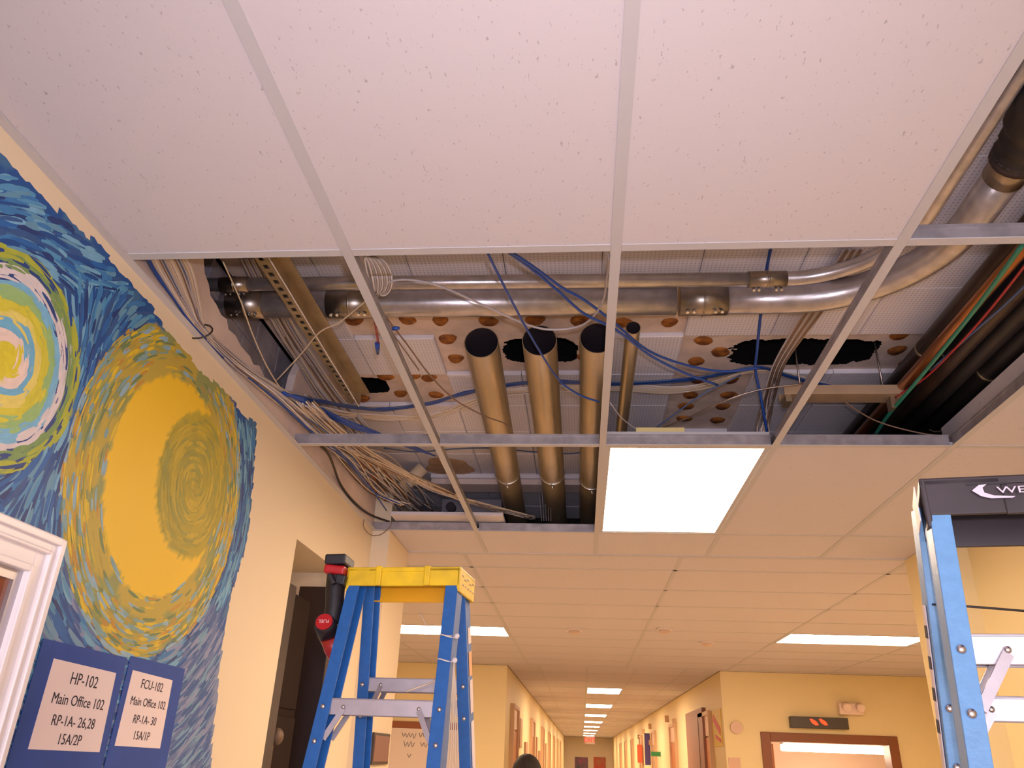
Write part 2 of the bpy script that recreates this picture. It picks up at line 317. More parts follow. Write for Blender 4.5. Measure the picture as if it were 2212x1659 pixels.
# ---- old tiled deck above the grid
m = MB(); m.box(-1.6, 2.2, -3.3, 5.1, 1.60, 1.64); m.box(-1.6, 2.2, 4.9, 4.95, 1.03, 1.62); m.box(2.02, 2.2, -3.3, 5, 1.03, 1.62)
tag(m.build('ceiling', M_DARK, kind='structure'), 'black structural void above the old tiled ceiling')
GX = lambda i: 0.375+0.305*i
GY = lambda j: 2.505+0.305*j
missing = {(-4,-1),(-3,-1),(-2,-1),(-1,-1),(-3,0),(-2,0),(-5,1),(-4,1),(0,0),(1,0),(2,0),(0,1),(0,2)}
holes = [(-0.90,2.945,.088,.075), (-0.15,2.64,.14,.10), (0.83,2.67,.265,.105)]
m = MB(); ZS = DK+.019
def inhole(x, y):
    for hx_, hy_, rx_, ry_ in holes:
        n_ = noise.noise(Vector((x*18, y*18, 1)))*0.45 + noise.noise(Vector((x*60, y*60, 5)))*0.2
        if ((x-hx_)/rx_)**4+((y-hy_)/ry_)**4 < (1+n_): return True
    return False
for (i, j) in sorted(missing):
    n = 24
    n = 60 if any(abs(GX(i)+.15-h[0]) < .15+h[2]*1.3 and abs(GY(j)+.15-h[1]) < .15+h[3]*1.3 for h in holes) else 1
    for a in range(n):
        for b in range(n):
            x, y = GX(i)+0.305*a/n, GY(j)+0.305*b/n; s = 0.305/n
            if inhole(x+s/2, y+s/2): continue
            m.add([(x,y,ZS),(x,y+s,ZS),(x+s,y+s,ZS),(x+s,y,ZS)], [(0,1,2,3)])
for j in range(-10, 8):
    for i in range(-5, 5):
        if (i, j) not in missing: m.add([(GX(i),GY(j),ZS),(GX(i),GY(j+1),ZS),(GX(i+1),GY(j+1),ZS),(GX(i+1),GY(j),ZS)], [(0,1,2,3)])
deck = tag(m.build('ceiling', M_SUB, kind='structure', origin=(0, 0, DK), recalc=False), 'old plaster ceiling above the grid where square tiles have fallen away')
for j in range(-9, 8):
    for i in range(-5, 5):
        if (i, j) in missing: continue
        x0 = max(GX(i), WL)
        if GX(i+1) - x0 < 0.05: continue
        o = place('acoustic_tile', GX(i+1)-x0-.0025, .3025, (x0+GX(i+1))/2, GY(j)+.1525, DK, deck, M_PERF, 0.018); o.location.z += rg.uniform(-.0012, .0008)
daubs = [(-.809,2.368),(-.614,2.362),(-.496,2.374),(-.326,2.378),(-.16,2.38),(-.004,2.385),(.15,2.40),(.311,2.404),(-.492,2.511),(-.484,2.668),(-.35,2.66),(.446,2.535),(.521,2.626),(.441,2.70),(.616,3.01),(.458,3.01),(.452,3.124),(.61,3.13),(.46,3.26),(.61,3.28),(.47,2.86),(.60,2.87),
         (1.122,2.513),(1.153,2.625),(1.232,2.73),(-.96,2.82),(-.80,2.82),(-.68,2.81),(-.62,2.84),(-.77,2.99),(-.62,3.0),(-.95,3.04),(0.02,2.66)]
for k, (x, y) in enumerate(daubs):
    x, y = x*1.012, y*1.012; t = MB(); n = 16; rx_, ry_ = rg.uniform(.026, .034), rg.uniform(.028, .036); a0 = rg.uniform(-.6, .6)
    ring = []; ring2 = []
    for q in range(n):
        a = 2*math.pi*q/n; sp = 1+0.35*max(0, math.cos(a-a0))**6 + rg.uniform(-.05, .05)
        ring.append((x+rx_*sp*math.cos(a), y+ry_*sp*math.sin(a), ZS-.001)); ring2.append((x+rx_*.8*sp*math.cos(a), y+ry_*.8*sp*math.sin(a), ZS-.009))
    t.add(ring+ring2+[(x, y, ZS-.006)], [(q, (q+1) % n, n+(q+1) % n, n+q) for q in range(n)]+[(n+q, n+(q+1) % n, 2*n) for q in range(n)], 0, True)
    t.build('glue_daub', M_GLUE, deck)
# stain on the far old tile and broken plaster edges
m = MB(); pts = [(-.70+.125*math.cos(a)*(1+.12*math.sin(5*a)), 3.93+.15*math.sin(a)*(1+.1*math.cos(3*a)), DK-.0014) for a in [2*math.pi*k/28 for k in range(28)]]
m.add(pts+[(p[0], p[1], DK-.003) for p in pts], [tuple(range(28, 56))]+[(k, (k+1) % 28, (k+1) % 28+28, k+28) for k in range(28)]); m.build('water_stain', mat('stain', (200, 162, 130), .9, var=.25, vs=20), deck)

# ================================================================ MURAL, painted on the left wall
edge_px = [(0,325),(60,395),(110,445),(150,470),(180,500),(215,530),(250,575),(290,615),(330,665),(352,705),(400,755),(432,805),(470,830),(500,858),(522,895),(540,905),(555,912),(552,960),(548,1020),(545,1060),(536,1150),(528,1190),(510,1250),(498,1290),(490,1340),(480,1400),(472,1450),(470,1500),(462,1560),(455,1659)]
poly = [(ax(p[0], p[1], WL).y, ax(p[0], p[1], WL).z) for p in edge_px]
poly = [(0.2, 0.93), (0.9, 0.955)] + poly + [(2.50, -.25), (2.45, -.5), (0.2, -.5)]
def inpoly(y, z):
    c = False; n = len(poly); j = n-1
    for i in range(n):
        (yi, zi), (yj, zj) = poly[i], poly[j]
        if (zi > z) != (zj > z) and y < (yj-yi)*(z-zi)/(zj-zi)+yi: c = not c
        j = i
    return c
PA = (1.215, .637); PB = (1.87, .605); PC = (2.00, .65)
L = lambda *c: (*lin(c), 1)
AR = ((214,200,50),(214,200,50),(228,206,196),(110,176,210),(222,206,110),(206,196,60),(150,186,120),(120,180,214),(214,204,206),(120,150,90),(170,176,60))
def rb(p, y, z): return math.hypot(y-p[0], z-p[1])
def base_col(y, z):
    ra, rB, rc = rb(PA, y, z), rb(PB, y, z), rb(PC, y, z); n = noise.noise(Vector((y*9, z*9, 0)))
    if rc < .20+.004*n: return L(176, 158, 40) if n > 0 else L(160, 150, 52)
    if rB < .285+.006*n: return L(232, 190, 26)
    if rB < .42+.03*n: return L(182, 160, 62) if n > -.1 else L(140, 146, 86)
    if ra < .215: return L(*AR[min(10, int(ra/.0195+n*.5))])
    if y > 2.2 and z < .3: return L(120, 134, 170)
    return L(24, 78, 146) if n > -.15 else L(58, 104, 150)
m = MB(); cs = []; st = 0.0125; idx = {}
XW = WL+.0006
def vid(y, z):
    k = (round(y/st), round(z/st))
    if k not in idx:
        jy, jz = rg.uniform(-.3, .3)*st, rg.uniform(-.3, .3)*st; yy_, zz_ = k[0]*st+jy, k[1]*st+jz
        idx[k] = len(m.v); m.v.append(Vector((XW, yy_, zz_))); cs.append(base_col(yy_, zz_))
    return idx[k]
y = .3
while y < 2.55:
    z = -.45
    while z < 1.0:
        if inpoly(y+st/2, z+st/2):
            m.f.append([vid(y, z), vid(y+st, z), vid(y+st, z+st), vid(y, z+st)]); m.mi.append(0); m.sm.append(False)
        z += st
    y += st
pal_blue = [(22,74,142),(34,96,166),(54,118,176),(78,142,186),(112,166,198),(28,56,116),(46,84,140),(96,146,176)]
pal_low = [(40,84,140),(92,112,160),(130,140,176),(60,90,150),(110,150,180)]
pal_ring = [(204,176,44),(178,156,60),(150,152,78),(214,184,36),(120,156,160),(186,140,52),(138,172,190),(108,128,84)]
pal_olive = [(168,152,44),(180,160,40),(150,146,58),(190,166,44)]
def stroke(y, z, ang, ln, wd, col, lift, curv):
    n = 4; vs = []; n0 = len(m.v); cy_, cz_, a = y, z, ang-curv/2
    cy_ -= math.cos(a)*ln/2; cz_ -= math.sin(a)*ln/2
    for i in range(n+1):
        t = i/n; wv = wd*math.sin(math.pi*min(max(t*.85+.1, 0), 1))**.6/2; px_, pz_ = -math.sin(a)*wv, math.cos(a)*wv
        m.v.append(Vector((XW+lift, cy_+px_, cz_+pz_))); m.v.append(Vector((XW+lift, cy_-px_, cz_-pz_))); v_ = rg.uniform(.93, 1.07); cs.extend([tuple(c*v_ for c in col[:3])+(1,)]*2)
        cy_ += math.cos(a)*ln/n; cz_ += math.sin(a)*ln/n; a += curv/n
    for i in range(n): m.f.append([n0+2*i, n0+2*i+1, n0+2*i+3, n0+2*i+2]); m.mi.append(0); m.sm.append(False)
cnt = 0
for k in range(12000):
    y, z = rg.uniform(.75, 2.5), rg.uniform(-.2, .98)
    if not inpoly(y, z) or not inpoly(y+.012, z+.014): continue
    ra, rB, rc = rb(PA, y, z), rb(PB, y, z), rb(PC, y, z); lift = .0002+cnt*4e-8; cnt += 1
    wa, wb = 1/max(ra, .03)**2.2, 1/max(abs(rB), .03)**2.2*1.6
    ta, tb = math.atan2(z-PA[1], y-PA[0])+math.pi/2, math.atan2(z-PB[1], y-PB[0])+math.pi/2
    sg_ = 1 if math.cos(ta-tb) > 0 else -1; wa, wb = (.22/max(ra, .02))**3, (.43/max(rB, .02))**3
    vx = wa*math.cos(ta)+sg_*wb*math.cos(tb); vz = wa*math.sin(ta)+sg_*wb*math.sin(tb); ang = math.atan2(vz, vx); ln, wd = rg.uniform(.035, .095), rg.uniform(.006, .015)
    cur = ln/max(ra, .15)*.8 if wa > wb else sg_*ln/max(rB, .3)
    if rc < .19:
        if rg.random() < .5: continue
        ang = math.atan2(z-PC[1], y-PC[0])+math.pi/2; c = rg.choice(pal_olive); cur = ln/max(rc, .05)
    elif rB < .285: continue
    elif rB < .43:
        ang = tb; cur = ln/rB; 
        if rB < .345 and rg.random() < .7: continue
        wd = rg.uniform(.004, .010)
        c = rg.choice(pal_ring); ln *= .7
        if c[2] > 150: wd *= 1.4
    elif ra < .215:
        ang = ta; cur = ln*.8/max(ra, .04); ln *= .8 
        c = AR[min(10, max(0, int((ra+rg.uniform(-.008, .008))/.0195)))]; wd *= .8
        if ra > .15 and rg.random() < .25: c = (36, 66, 130)
    else:
        c = rg.choice(pal_blue if z > .35 else pal_low+pal_blue[:6])
        if y > 2.15 and z < .35: c = rg.choice(pal_low)
    if not (inpoly(y+math.cos(ang)*ln*.5, z+math.sin(ang)*ln*.5+.008) and inpoly(y-math.cos(ang)*ln*.5, z-math.sin(ang)*ln*.5+.008)): continue
    stroke(y, z, ang, ln, wd, L(*c), lift, cur)
m.c = cs
mur = m.build('mural', M_MURAL, wl, origin=wl['o_rel'], recalc=False); mur['label'] = 'painted mural of swirling blue brush strokes around two yellow discs'

# ================================================================ LEFT WALL FITTINGS
# white moulded window frame
wn = tag(thing('window_1', 'white moulded frame of a glazed opening on the mural wall', 'window', (WL, 1.0, -.6)), kind='structure'); del wn['category']
M_WHT = mat('white_gloss', (238, 230, 232), 0.35)
def casing(y0, y1, z0, z1, wds, parent):
    for k, (w0, w1, th) in enumerate(wds):
        t = MB(); a, b = w0, w1
        t.box(WL, WL+th, y1-b, y1-a, z0, z1-a); t.box(WL, WL+th, y0, y1-b, z1-b, z1-a); t.box(WL, WL+th, y0+a, y0+b, z0, z1-b)
        t.build('frame_moulding', M_WHT, parent, bevel=.002)
casing(.5, 1.493, -.6, .362, [(0, .014, .030), (.014, .030, .022), (.030, .036, .028), (.036, .066, .018), (.066, .078, .026)], wn)
t = MB(); t.box(WL+.001, WL+.012, 1.395, 1.416, -.6, .286); t.box(WL+.001, WL+.012, .5, 1.395, .264, .286); t.build('inner_frame', mat('alu', (186, 180, 184), .35, .8), wn)
t = MB(); t.box(WL+.001, WL+.004, .5, 1.395, -.6, .264); t.build('window_pane', mat('pane_reflection', (186, 112, 60), .1, rgb2=(120, 66, 44), vs=3), wn)  # orange-brown reflection and view inside are painted into the pane colour
# notices on blue tape
M_TAPE = mat('blue_tape', (36, 74, 158), .7, var=.12, vs=12, bump=.2); M_PAPER = mat('paper', (232, 214, 214), .8); M_INK = mat('ink', (54, 46, 58), .8)
def notice(label, y0, y1, z0, z1, ty0, ty1, tz, lines, tilt):
    o = thing('paper_notice', label, 'notice', (WL, (y0+y1)/2, z0-.15))
    t = MB(); t.prism([(ty0, -.32), (ty0+.01, tz), (ty1-.004, tz-.002), (ty1, -.32)], 'x', WL+.0022, WL+.0032); t.build('blue_tape', M_TAPE, o)
    t = MB(); t.prism([(y0-.004, z0), (y0, z1+.002), (y1, z1-.004), (y1+.008, z0-.004)], 'x', WL+.0034, WL+.0042); t.build('paper_sheet', M_PAPER, o)
    for k, (s, zz, sz) in enumerate(lines):
        text_mesh(s, sz, frame((WL+.0046, (y0+y1)/2+.004, zz), (0, 1, tilt), (0, -tilt, 1), (1, 0, 0)), M_INK, 'lettering', o, .0002, sx=1.0)
    return o
notice('white paper reading HP-102 on blue tape, left of the two notices', 1.588, 1.826, -.022, .143, 1.53, 1.862, .178, [('HP-102', .112, .034), ('Main Office 102', .070, .030), ('RP-1A- 26,28', .030, .029), ('15A/2P', -.004, .029)], -.02)
notice('white paper reading FCU-102 on blue tape, right of the two notices', 1.895, 2.098, -.012, .150, 1.864, 2.16, .182, [('FCU-102', .124, .030), ('Main Office 102', .084, .027), ('RP-1A- 30', .045, .027), ('15A/1P', .010, .027)], -.02)
# dark door leaf standing in the recess
M_BRN = mat('dark_brown_door', (36, 22, 18), .75, spec=.15, var=.25, vs=5, stretch=(1, 1, .2)); M_BRN2 = mat('dark_brown_frame', (40, 25, 24), .4)
d = tag(thing('door_1', 'dark brown door leaf and jamb standing in the left wall recess', 'door', (-1.15, 3.1, -1.55)), kind='structure'); del d['category']
t = MB(); t.box(-1.13, -1.072, 2.842, 2.925, -1.55, .548); t.build('door_jamb', M_BRN2, d, bevel=.003)
t = MB(); t.box(-1.16, -1.12, 2.926, 3.24, -1.55, .545); t.build('door_leaf', M_BRN, d, bevel=.003)
t = MB(); t.box(-1.118, -1.108, 2.95, 3.22, -1.5, .10); t.box(-1.118, -1.112, 2.95, 3.22, .13, .5); t.build('door_panel', M_BRN, d, bevel=.002)
t = MB(); t.box(-1.235, -1.073, 3.40, 3.449, -1.55, .64); t.build('side_panel', M_BRN2, d, bevel=.003)
t = MB(); t.sphere((-1.085, 2.98, .03), .03, (.8, 1, 1)); t.tube([(-1.12, 2.98, .03), (-1.08, 2.98, .03)], .014, 10); t.box(-1.108, -1.102, 2.955, 3.01, -.12, .06); t.build('door_handle', mat('aged_brass', (104, 82, 66), .6, .3), d)
# plaque on the pilaster
o = thing('wall_plaque', 'small brown plaque on the left pilaster face', 'sign', (-.98, 4.1, -.1))
q0, q1 = ax(807, 1588, -.978), ax(833, 1645, -.978)
t = MB(); t.box(-.98, -.966, q0.y, q1.y, q1.z, q0.z); t.build('plaque_face', mat('plaque_brown', (128, 88, 74), .5), o, bevel=.002)
t = MB(); t.box(-.98, -.969, q0.y-.02, q1.y+.012, q1.z-.012, q0.z+.012); t.build('plaque_backing', M_BRN2, o)

# ================================================================ CONDUITS
def arc(c, r, a0, a1, z, n=12): return [Vector((c[0]+r*math.cos(a0+(a1-a0)*k/n), c[1]+r*math.sin(a0+(a1-a0)*k/n), z)) for k in range(n+1)]
def screws(par, pts, r=.005):
    for p in pts: t = MB(); t.tube([Vector(p), Vector(p)+Vector((0, -.004, -.012))], r, 8); t.build('set_screw', M_BRIGHT, par)
# thick conduit
zc_ = 1.30
o = thing('conduit', 'thick galvanised conduit crossing the opening and bending toward the viewer', 'pipe', (0, 2.12, zc_), 'conduits crossing above the ceiling')
path = [Vector((-1.45, 2.105, zc_)), Vector((-.5, 2.115, zc_)), Vector((.30, 2.12, zc_))]
t = MB(); t.tube(path, .045, 24); t.build('pipe_length', M_EMT, o)
path2 = [Vector((.40, 2.12, zc_)), Vector((.64, 2.12, zc_))] + arc((.64, 1.74), .38, math.pi/2, 0, zc_, 16)[1:] + [Vector((1.02, 1.56, zc_))]
t = MB(); t.tube(path2, .045, 24); t.build('bend_length', M_EMT, o)
for a, b in (((.31, 2.12), (.455, 2.12)), ((-.81, 2.112), (-.66, 2.113)), ((-1.14, 2.108), (-1.02, 2.108))):
    t = MB(); t.tube([Vector((*a, zc_)), Vector((*b, zc_))], .0485, 24); xm = (a[0]+b[0])/2; t.tube([Vector((xm-.003, a[1], zc_)), Vector((xm+.003, a[1], zc_))],   .0505, 24); cp = t.build('pipe_coupling', M_COUP, o)
    screws(cp, [(a[0]+.02, a[1]-.018, zc_-.045), (a[0]+.04, a[1]-.018, zc_-.045), (b[0]-.04, a[1]-.018, zc_-.045), (b[0]-.02, a[1]-.018, zc_-.045)])
t = MB(); t.tube([Vector((1.02, 1.57, zc_)), Vector((1.02, 1.49, zc_))], .0485, 24); t.build('end_coupling', M_COUP, o)
t = MB(); t.tube([Vector((1.062, 1.51, zc_-.012)), Vector((1.078, 1.51, zc_-.018))], .008, 10); t.tube([Vector((1.062, 1.535, zc_-.012)), Vector((1.078, 1.535, zc_-.018))], .008, 10); t.build('set_screw', M_BRIGHT, o)
o = thing('flexible_hose', 'black ribbed hose fitted onto the bent end of the thick conduit', 'hose', (1.02, 1.3, zc_))
pp = smooth([(1.02, 1.50, zc_), (1.01, 1.42, zc_), (.98, 1.30, zc_+.005), (1.0, 1.15, zc_), (1.06, 1.0, zc_), (1.1, .6, zc_)], 8)
t = MB(); t.tube(pp, [.056+.004*math.sin(k*1.3) for k in range(len(pp))], 18); t.build('hose_body', M_BLK, o)
t = MB(); t.tube([Vector((1.02, 1.51, zc_)), Vector((1.018, 1.485, zc_))], .0585, 20); t.build('hose_clamp', M_IN, o)
# thin conduit
o = thing('conduit', 'thinner galvanised conduit running along the far side of the thick one, on the viewer side', 'pipe', (0, 2.0, zc_), 'conduits crossing above the ceiling')
o['label'] = 'thinner galvanised conduit crossing nearer the viewer than the thick one'
t = MB(); t.tube([Vector((-1.45, 1.985, zc_)), Vector((-.5, 1.995, zc_)), Vector((.53, 2.005, zc_))], .0215, 20); t.build('pipe_length', M_EMT, o)
t = MB(); t.tube([Vector((.56, 2.005, zc_)), Vector((.60, 2.005, zc_))] + arc((.60, 1.705), .30, math.pi/2, 0, zc_, 14)[1:] + [Vector((.90, .4, zc_))], .0215, 20); t.build('bend_length', M_EMT, o)
for a, b in (((.50, 2.005), (.61, 2.005)), ((-1.12, 1.99), (-1.03, 1.99))):
    t = MB(); t.tube([Vector((*a, zc_)), Vector((*b, zc_))], .0245, 20); xm = (a[0]+b[0])/2; t.tube([Vector((xm-.003, a[1], zc_)), Vector((xm+.003, a[1], zc_))], .0265, 20); cp = t.build('pipe_coupling', M_COUP, o)
    screws(cp, [(a[0]+.015, a[1]+.012, zc_-.022), (a[0]+.03, a[1]+.012, zc_-.022), (b[0]-.03, a[1]+.012, zc_-.022), (b[0]-.015, a[1]+.012, zc_-.022)], .004)
# four open ended conduits running away
def open_pipe(x0, x1, y0, y1, z, r, label, clampy=None):
    o = thing('open_conduit', label, 'pipe', (x0, y0, z), 'open ended conduits running away above the ceiling')
    n = 28; t = MB(); t.tube([Vector((x0, y0, z)), Vector((x1, y1, z))], r, n, caps=False); t.tube([Vector((x0, y0, z)), Vector((x1, y1, z))], r*.955, n, 1, caps=False)
    vs = []
    for k in range(n):
        a = 2*math.pi*k/n; vs += [(x0+r*math.cos(a), y0, z+r*math.sin(a)), (x0+r*.955*math.cos(a), y0, z+r*.955*math.sin(a))]
    t.add(vs, [(2*k, 2*k+1, (2*k+3) % (2*n), (2*k+2) % (2*n)) for k in range(n)], 0)
    p = t.build('pipe_wall', [M_EMT2, M_IN], o, recalc=False)
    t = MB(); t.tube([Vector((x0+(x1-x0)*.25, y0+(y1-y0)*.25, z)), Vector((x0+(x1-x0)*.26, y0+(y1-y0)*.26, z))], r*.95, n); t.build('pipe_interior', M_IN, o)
    if clampy:
        xc = x0+(x1-x0)*(clampy-y0)/(y1-y0); c = MB(); pts = [Vector((xc+r*1.03*math.cos(a), clampy, z+r*1.03*math.sin(a))) for a in [math.pi*(.0-.02*0)+math.pi*2*k/24 for k in range(25)]]
        c.tube(pts, .0022, 6); c.tube([Vector((xc-.005, clampy, z-r-.002)), Vector((xc+.005, clampy, z-r-.022))], .004, 6); c.tube([Vector((xc, clampy, z+r)), Vector((xc, clampy, DK))], .003, 6); c.build('wire_hanger', M_BRIGHT, o)
    return o
open_pipe(-.330, -.375, 2.29, 4.65, 1.25, .0585, 'leftmost of the open ended galvanised pipes', 3.62)
open_pipe(-.134, -.137, 2.278, 4.65, 1.25, .0585, 'second open ended galvanised pipe from the left', 3.62)
open_pipe(.057, .055, 2.266, 4.65, 1.25, .0575, 'third open ended galvanised pipe, half behind the white ceiling bar', 3.7)
open_pipe(.171, .178, 2.20, 4.0, 1.25, .0235, 'rightmost and thinnest of the open ended galvanised pipes')
# slotted steel strut
pa, pb = az(556, 545, 1.20), az(768, 872, 1.20); dd = (pb-pa).normalized(); sd = Vector((dd.y, -dd.x, 0))
o = thing('slotted_strut', 'long slotted steel strut angle near the left wall', 'strut', pa)
t = MB(); L_ = (pb-pa).length; nsl = 26; w_ = .034
for k in range(nsl):      # face made of strips between open slots
    a = pa+dd*(L_*k/nsl); b = pa+dd*(L_*(k+.5)/nsl); c = pa+dd*(L_*(k+1)/nsl)
    t.obox((a+b)/2, (b-a)/2, sd*w_/2, Vector((0, 0, .0015)))
    for s_ in (-1, 1): t.obox((b+c)/2+sd*s_*w_*.36, (c-b)/2, sd*w_*.14, Vector((0, 0, .0015)))
t.build('slotted_face', M_STRUT, o)
t = MB(); t.obox((pa+pb)/2+sd*w_/2+Vector((0, 0, .020)), (pb-pa)/2, sd*.0015, Vector((0, 0, .021))); t.obox((pa+pb)/2+sd*(w_/2+.018)+Vector((0, 0, .041)), (pb-pa)/2, sd*.018, Vector((0, 0, .0015))); t.build('plain_flange', M_STRUT, o)
t = MB(); t.obox((pa+pb)/2-sd*w_/2+Vector((0, 0, .013)), (pb-pa)/2, sd*.0015, Vector((0, 0, .014))); t.build('lip', M_STRUT, o)
t = MB(); t.obox((pa+pb)/2+Vector((0, 0, .045)), (pb-pa)/2, sd*w_*.45, Vector((0, 0, .001))); t.build('strut_back', M_DARK, o)
# trapeze rack
def rod(x, y, z0, z1, label):
    t = MB(); t.tube([(x, y, z0), (x, y, z1)], .0035, 6); return tag(t.build('threaded_rod', CB['flex'], origin=(x, y, z0)), label, 'rod', 'threaded hanger rods')
o = thing('strut_rack', 'horizontal tan strut rack hung on rods at the right of the opening', 'rack', (.95, 2.74, 1.20))
t = MB(); t.box(.73, 1.145, 2.60, 2.68, 1.20, 1.204); t.box(.73, 1.145, 2.60, 2.603, 1.204, 1.235); t.box(.73, 1.145, 2.677, 2.68, 1.204, 1.235); t.build('rack_channel', mat('tan_channel', (186, 160, 132), .5, .4, var=.15, vs=8), o, bevel=.001)
t = MB(); t.box(.735, .755, 2.61, 2.67, 1.175, 1.2); t.build('rack_bracket', M_STRUT, o); t = MB(); t.box(1.10, 1.115, 2.62, 2.66, 1.155, 1.2); t.build('rack_bracket', M_STRUT, o)
rod(.80, 2.64, 1.2, 1.55, 'threaded rod hanging at the left end of the tan rack'); rod(1.09, 2.64, 1.2, 1.55, 'threaded rod hanging at the right end of the tan rack')
# black pipes on the right
k = 0
for (x, z, r, mm, lab) in ((1.155, 1.23, .018, M_COP, 'copper coloured pipe at the left edge of the dark pipe run'), (1.19, 1.30, .034, M_BLK2, 'upper brown lagged pipe behind the green cable'), (1.225, 1.215, .026, M_BLK2, 'brown lagged pipe low in the dark pipe run'),
                 (1.275, 1.29, .036, M_BLK, 'upper black lagged pipe in the middle of the pipe run'), (1.29, 1.21, .03, M_BLK, 'lower black lagged pipe in the middle of the pipe run'), (1.328, 1.262, .014, M_COP, 'thin copper coloured pipe between black lagged pipes'), (1.38, 1.22, .042, M_BLK, 'large black lagged pipe beside the white upright board'), (1.40, 1.31, .040, M_BLK, 'uppermost black lagged pipe at the right')):
    o = thing('lagged_pipe', lab, 'pipe', (x, 1.2, z), 'dark pipes running along the right side of the opening')
    t = MB(); t.tube([(x, .75, z), (x-.01, 2.0, z), (x-.02, 3.5, z)], r, 14); t.build('pipe_length', mm, o)
    if r > .03:
        for yy_ in (2.45, 2.9): t = MB(); t.tube([(x-.012, yy_, z), (x-.012, yy_+.012, z)], r+.002, 14); t.build('pipe_strap', M_STRUT, o)
# upright white board at the right edge of the opening
q = [ax(2017, 930, 1.335), ax(2212, 744, 1.335), ax(2089, 940, 1.335)]
t = MB(); t.box(1.436, 1.450, 1.5, 2.86, 1.03, 1.02+.13); t.box(1.33, 1.44, 1.5, 2.86, 1.045, 1.05)
t = MB(); t.box(1.335, 1.349, 1.46, 2.80, 1.040, 1.150); tag(t.build('ceiling_board', M_TILE, bevel=.002), 'white board standing on edge above the right ceiling bar', 'board')
# loose tile, beam and pipe at the far end of the opening
t = MB(); t.box(-.955, -.385, 3.765, 4.34, 1.072, 1.09); tag(t.build('loose_tile', M_TILE, bevel=.002), 'loose white ceiling tile pushed back over the far grid bar', 'tile')
o = thing('cross_beam', 'pale boxed beam crossing behind the open pipes', 'beam', (0, 3.75, 1.31))
t = MB(); t.box(-.82, 1.9, 4.06, 4.20, 1.333, 1.384); t.build('beam_body', M_GYP, o); t = MB(); t.box(-.82, 1.9, 4.04, 4.06, 1.362, 1.384); t.build('beam_lip', M_PERF, o)
t = MB(); t.tube([(-.93, 3.86, 1.24), (-.83, 3.86, 1.355)], .035, 18); tag(t.build('plastic_pipe', mat('ivory_pvc', (226, 206, 180), .4)), 'short ivory plastic pipe stub beside the far left corner', 'pipe')
o = thing('junction_box', 'grey metal junction box mounted behind the boxed beam', 'box', (-.6, 4.2, 1.25))
t = MB(); t.box(-.80, -.45, 4.32, 4.46, 1.22, 1.33); t.build('box_body', mat('grey_box', (138, 132, 142), .5, .5), o, bevel=.004); t = MB(); t.tube([(-.74, 4.32, 1.27), (-.74, 4.28, 1.27)], .028, 14); t.build('box_knockout', M_IN, o); t = MB(); t.tube([(-.84, 4.15, 1.2), (-.84, 4.08, 1.2)], .03, 14); t.build('box_knockout', M_IN, o)
# small yellow ballast box above the light panel
t = MB(); p = az(1425, 940, 1.10); t.box(p.x-.09, p.x+.09, p.y-.03, p.y+.05, 1.085, 1.12); tag(t.build('wiring_box', mat('pale_yellow_box', (226, 206, 140), .5), bevel=.003), 'small pale yellow wiring box on top of the light panel', 'box')

# ================================================================ CABLES
def cpath(pts):
    out = []
    for p in pts:
        v = az(*p)
        if v.x < WL+.012: v = ax(p[0], p[1], WL+.012)
        out.append(v)
    return out
def cable(pts, r, c, label, group, name='cable', cat='cable', raw=False):
    v = smooth(pts if raw else cpath(pts), 5); t = MB(); t.tube(v, r, 6); o = t.build(name, CB[c]); return tag(o, label, cat, group)
def bundle(name, label, group, strands, r=.003, ties=(), cat='cable'):
    o = None; kids = []
    for pts, c, rr in strands:
        v = smooth(cpath(pts), 5)
        if o is None: o = thing(name, label, cat, v[0], group)
        t = MB(); t.tube(v, rr or r, 5); t.build('cable_strand', CB[c], o)
    for (px, py, z, rad) in ties:
        p = az(px, py, z); p = p if p.x > WL+.012 else ax(px, py, WL+.012); t = MB(); n = 14
        t.tube([p+Vector((rad*math.cos(2*math.pi*k/n), rad*.3*math.sin(2*math.pi*k/n), rad*.8*math.sin(2*math.pi*k/n))) for k in range(n+1)], .0025, 5); t.build('cable_tie', CB['black'], o)
    return o
J = lambda a: rg.uniform(-a, a)
# wall bundle
S = []
for k in range(26):
    s = k/25; c = ['grey', 'grey', 'cream', 'grey', 'white', 'cream', 'grey', 'brown', 'grey', 'slate'][k % 10] if k not in (0, 1) else 'blue'
    e = [(690+90*s, 955+J(10)), (740+110*s, 1000+J(15)), (800+110*s, 1062+J(15)), (850+90*s, 1100+J(12))]
    S.append(([(312+84*s, 545, 1.045+.08*s), (335+84*s, 590+J(2), 1.05+.08*s), (380+52*s, 655+J(3), 1.06+.06*s), (425+22*s, 712+J(4), 1.06+.04*s), (500+28*s+J(4), 787+J(3), 1.07+.03*s), (600+45*s+J(5), 868+J(5), 1.07+.04*s)]
              + [(e[0][0], e[0][1], 1.08+.05*s), (e[1][0]+J(6), e[1][1], 1.10+.07*s), (e[2][0]+J(8), e[2][1], 1.12+.1*s), (e[3][0]+J(20), e[3][1], 1.10+.1*s)], c, .0031))
bundle('cable_bundle', 'thick mixed grey and cream cable bundle hugging the left wall top', 'cable bundles above the ceiling', S, ties=((432, 716, 1.07, .035),))
S = []
for k in range(14):
    s = k/13
    S.append(([(520+40*s, 560, 1.36), (560+40*s, 640+J(4), 1.35), (600+40*s, 715+J(5), 1.34), (645+45*s, 790+J(6), 1.32), (690+50*s, 860+J(6), 1.28), (740+50*s, 915+J(6), 1.24), (775+40*s, 955, 1.2)], ['grey', 'cream', 'brown', 'grey'][k % 4], .0034))
bundle('cable_bundle', 'pale cable bundle running behind the slotted strut above the torn wall', 'cable bundles above the ceiling', S)
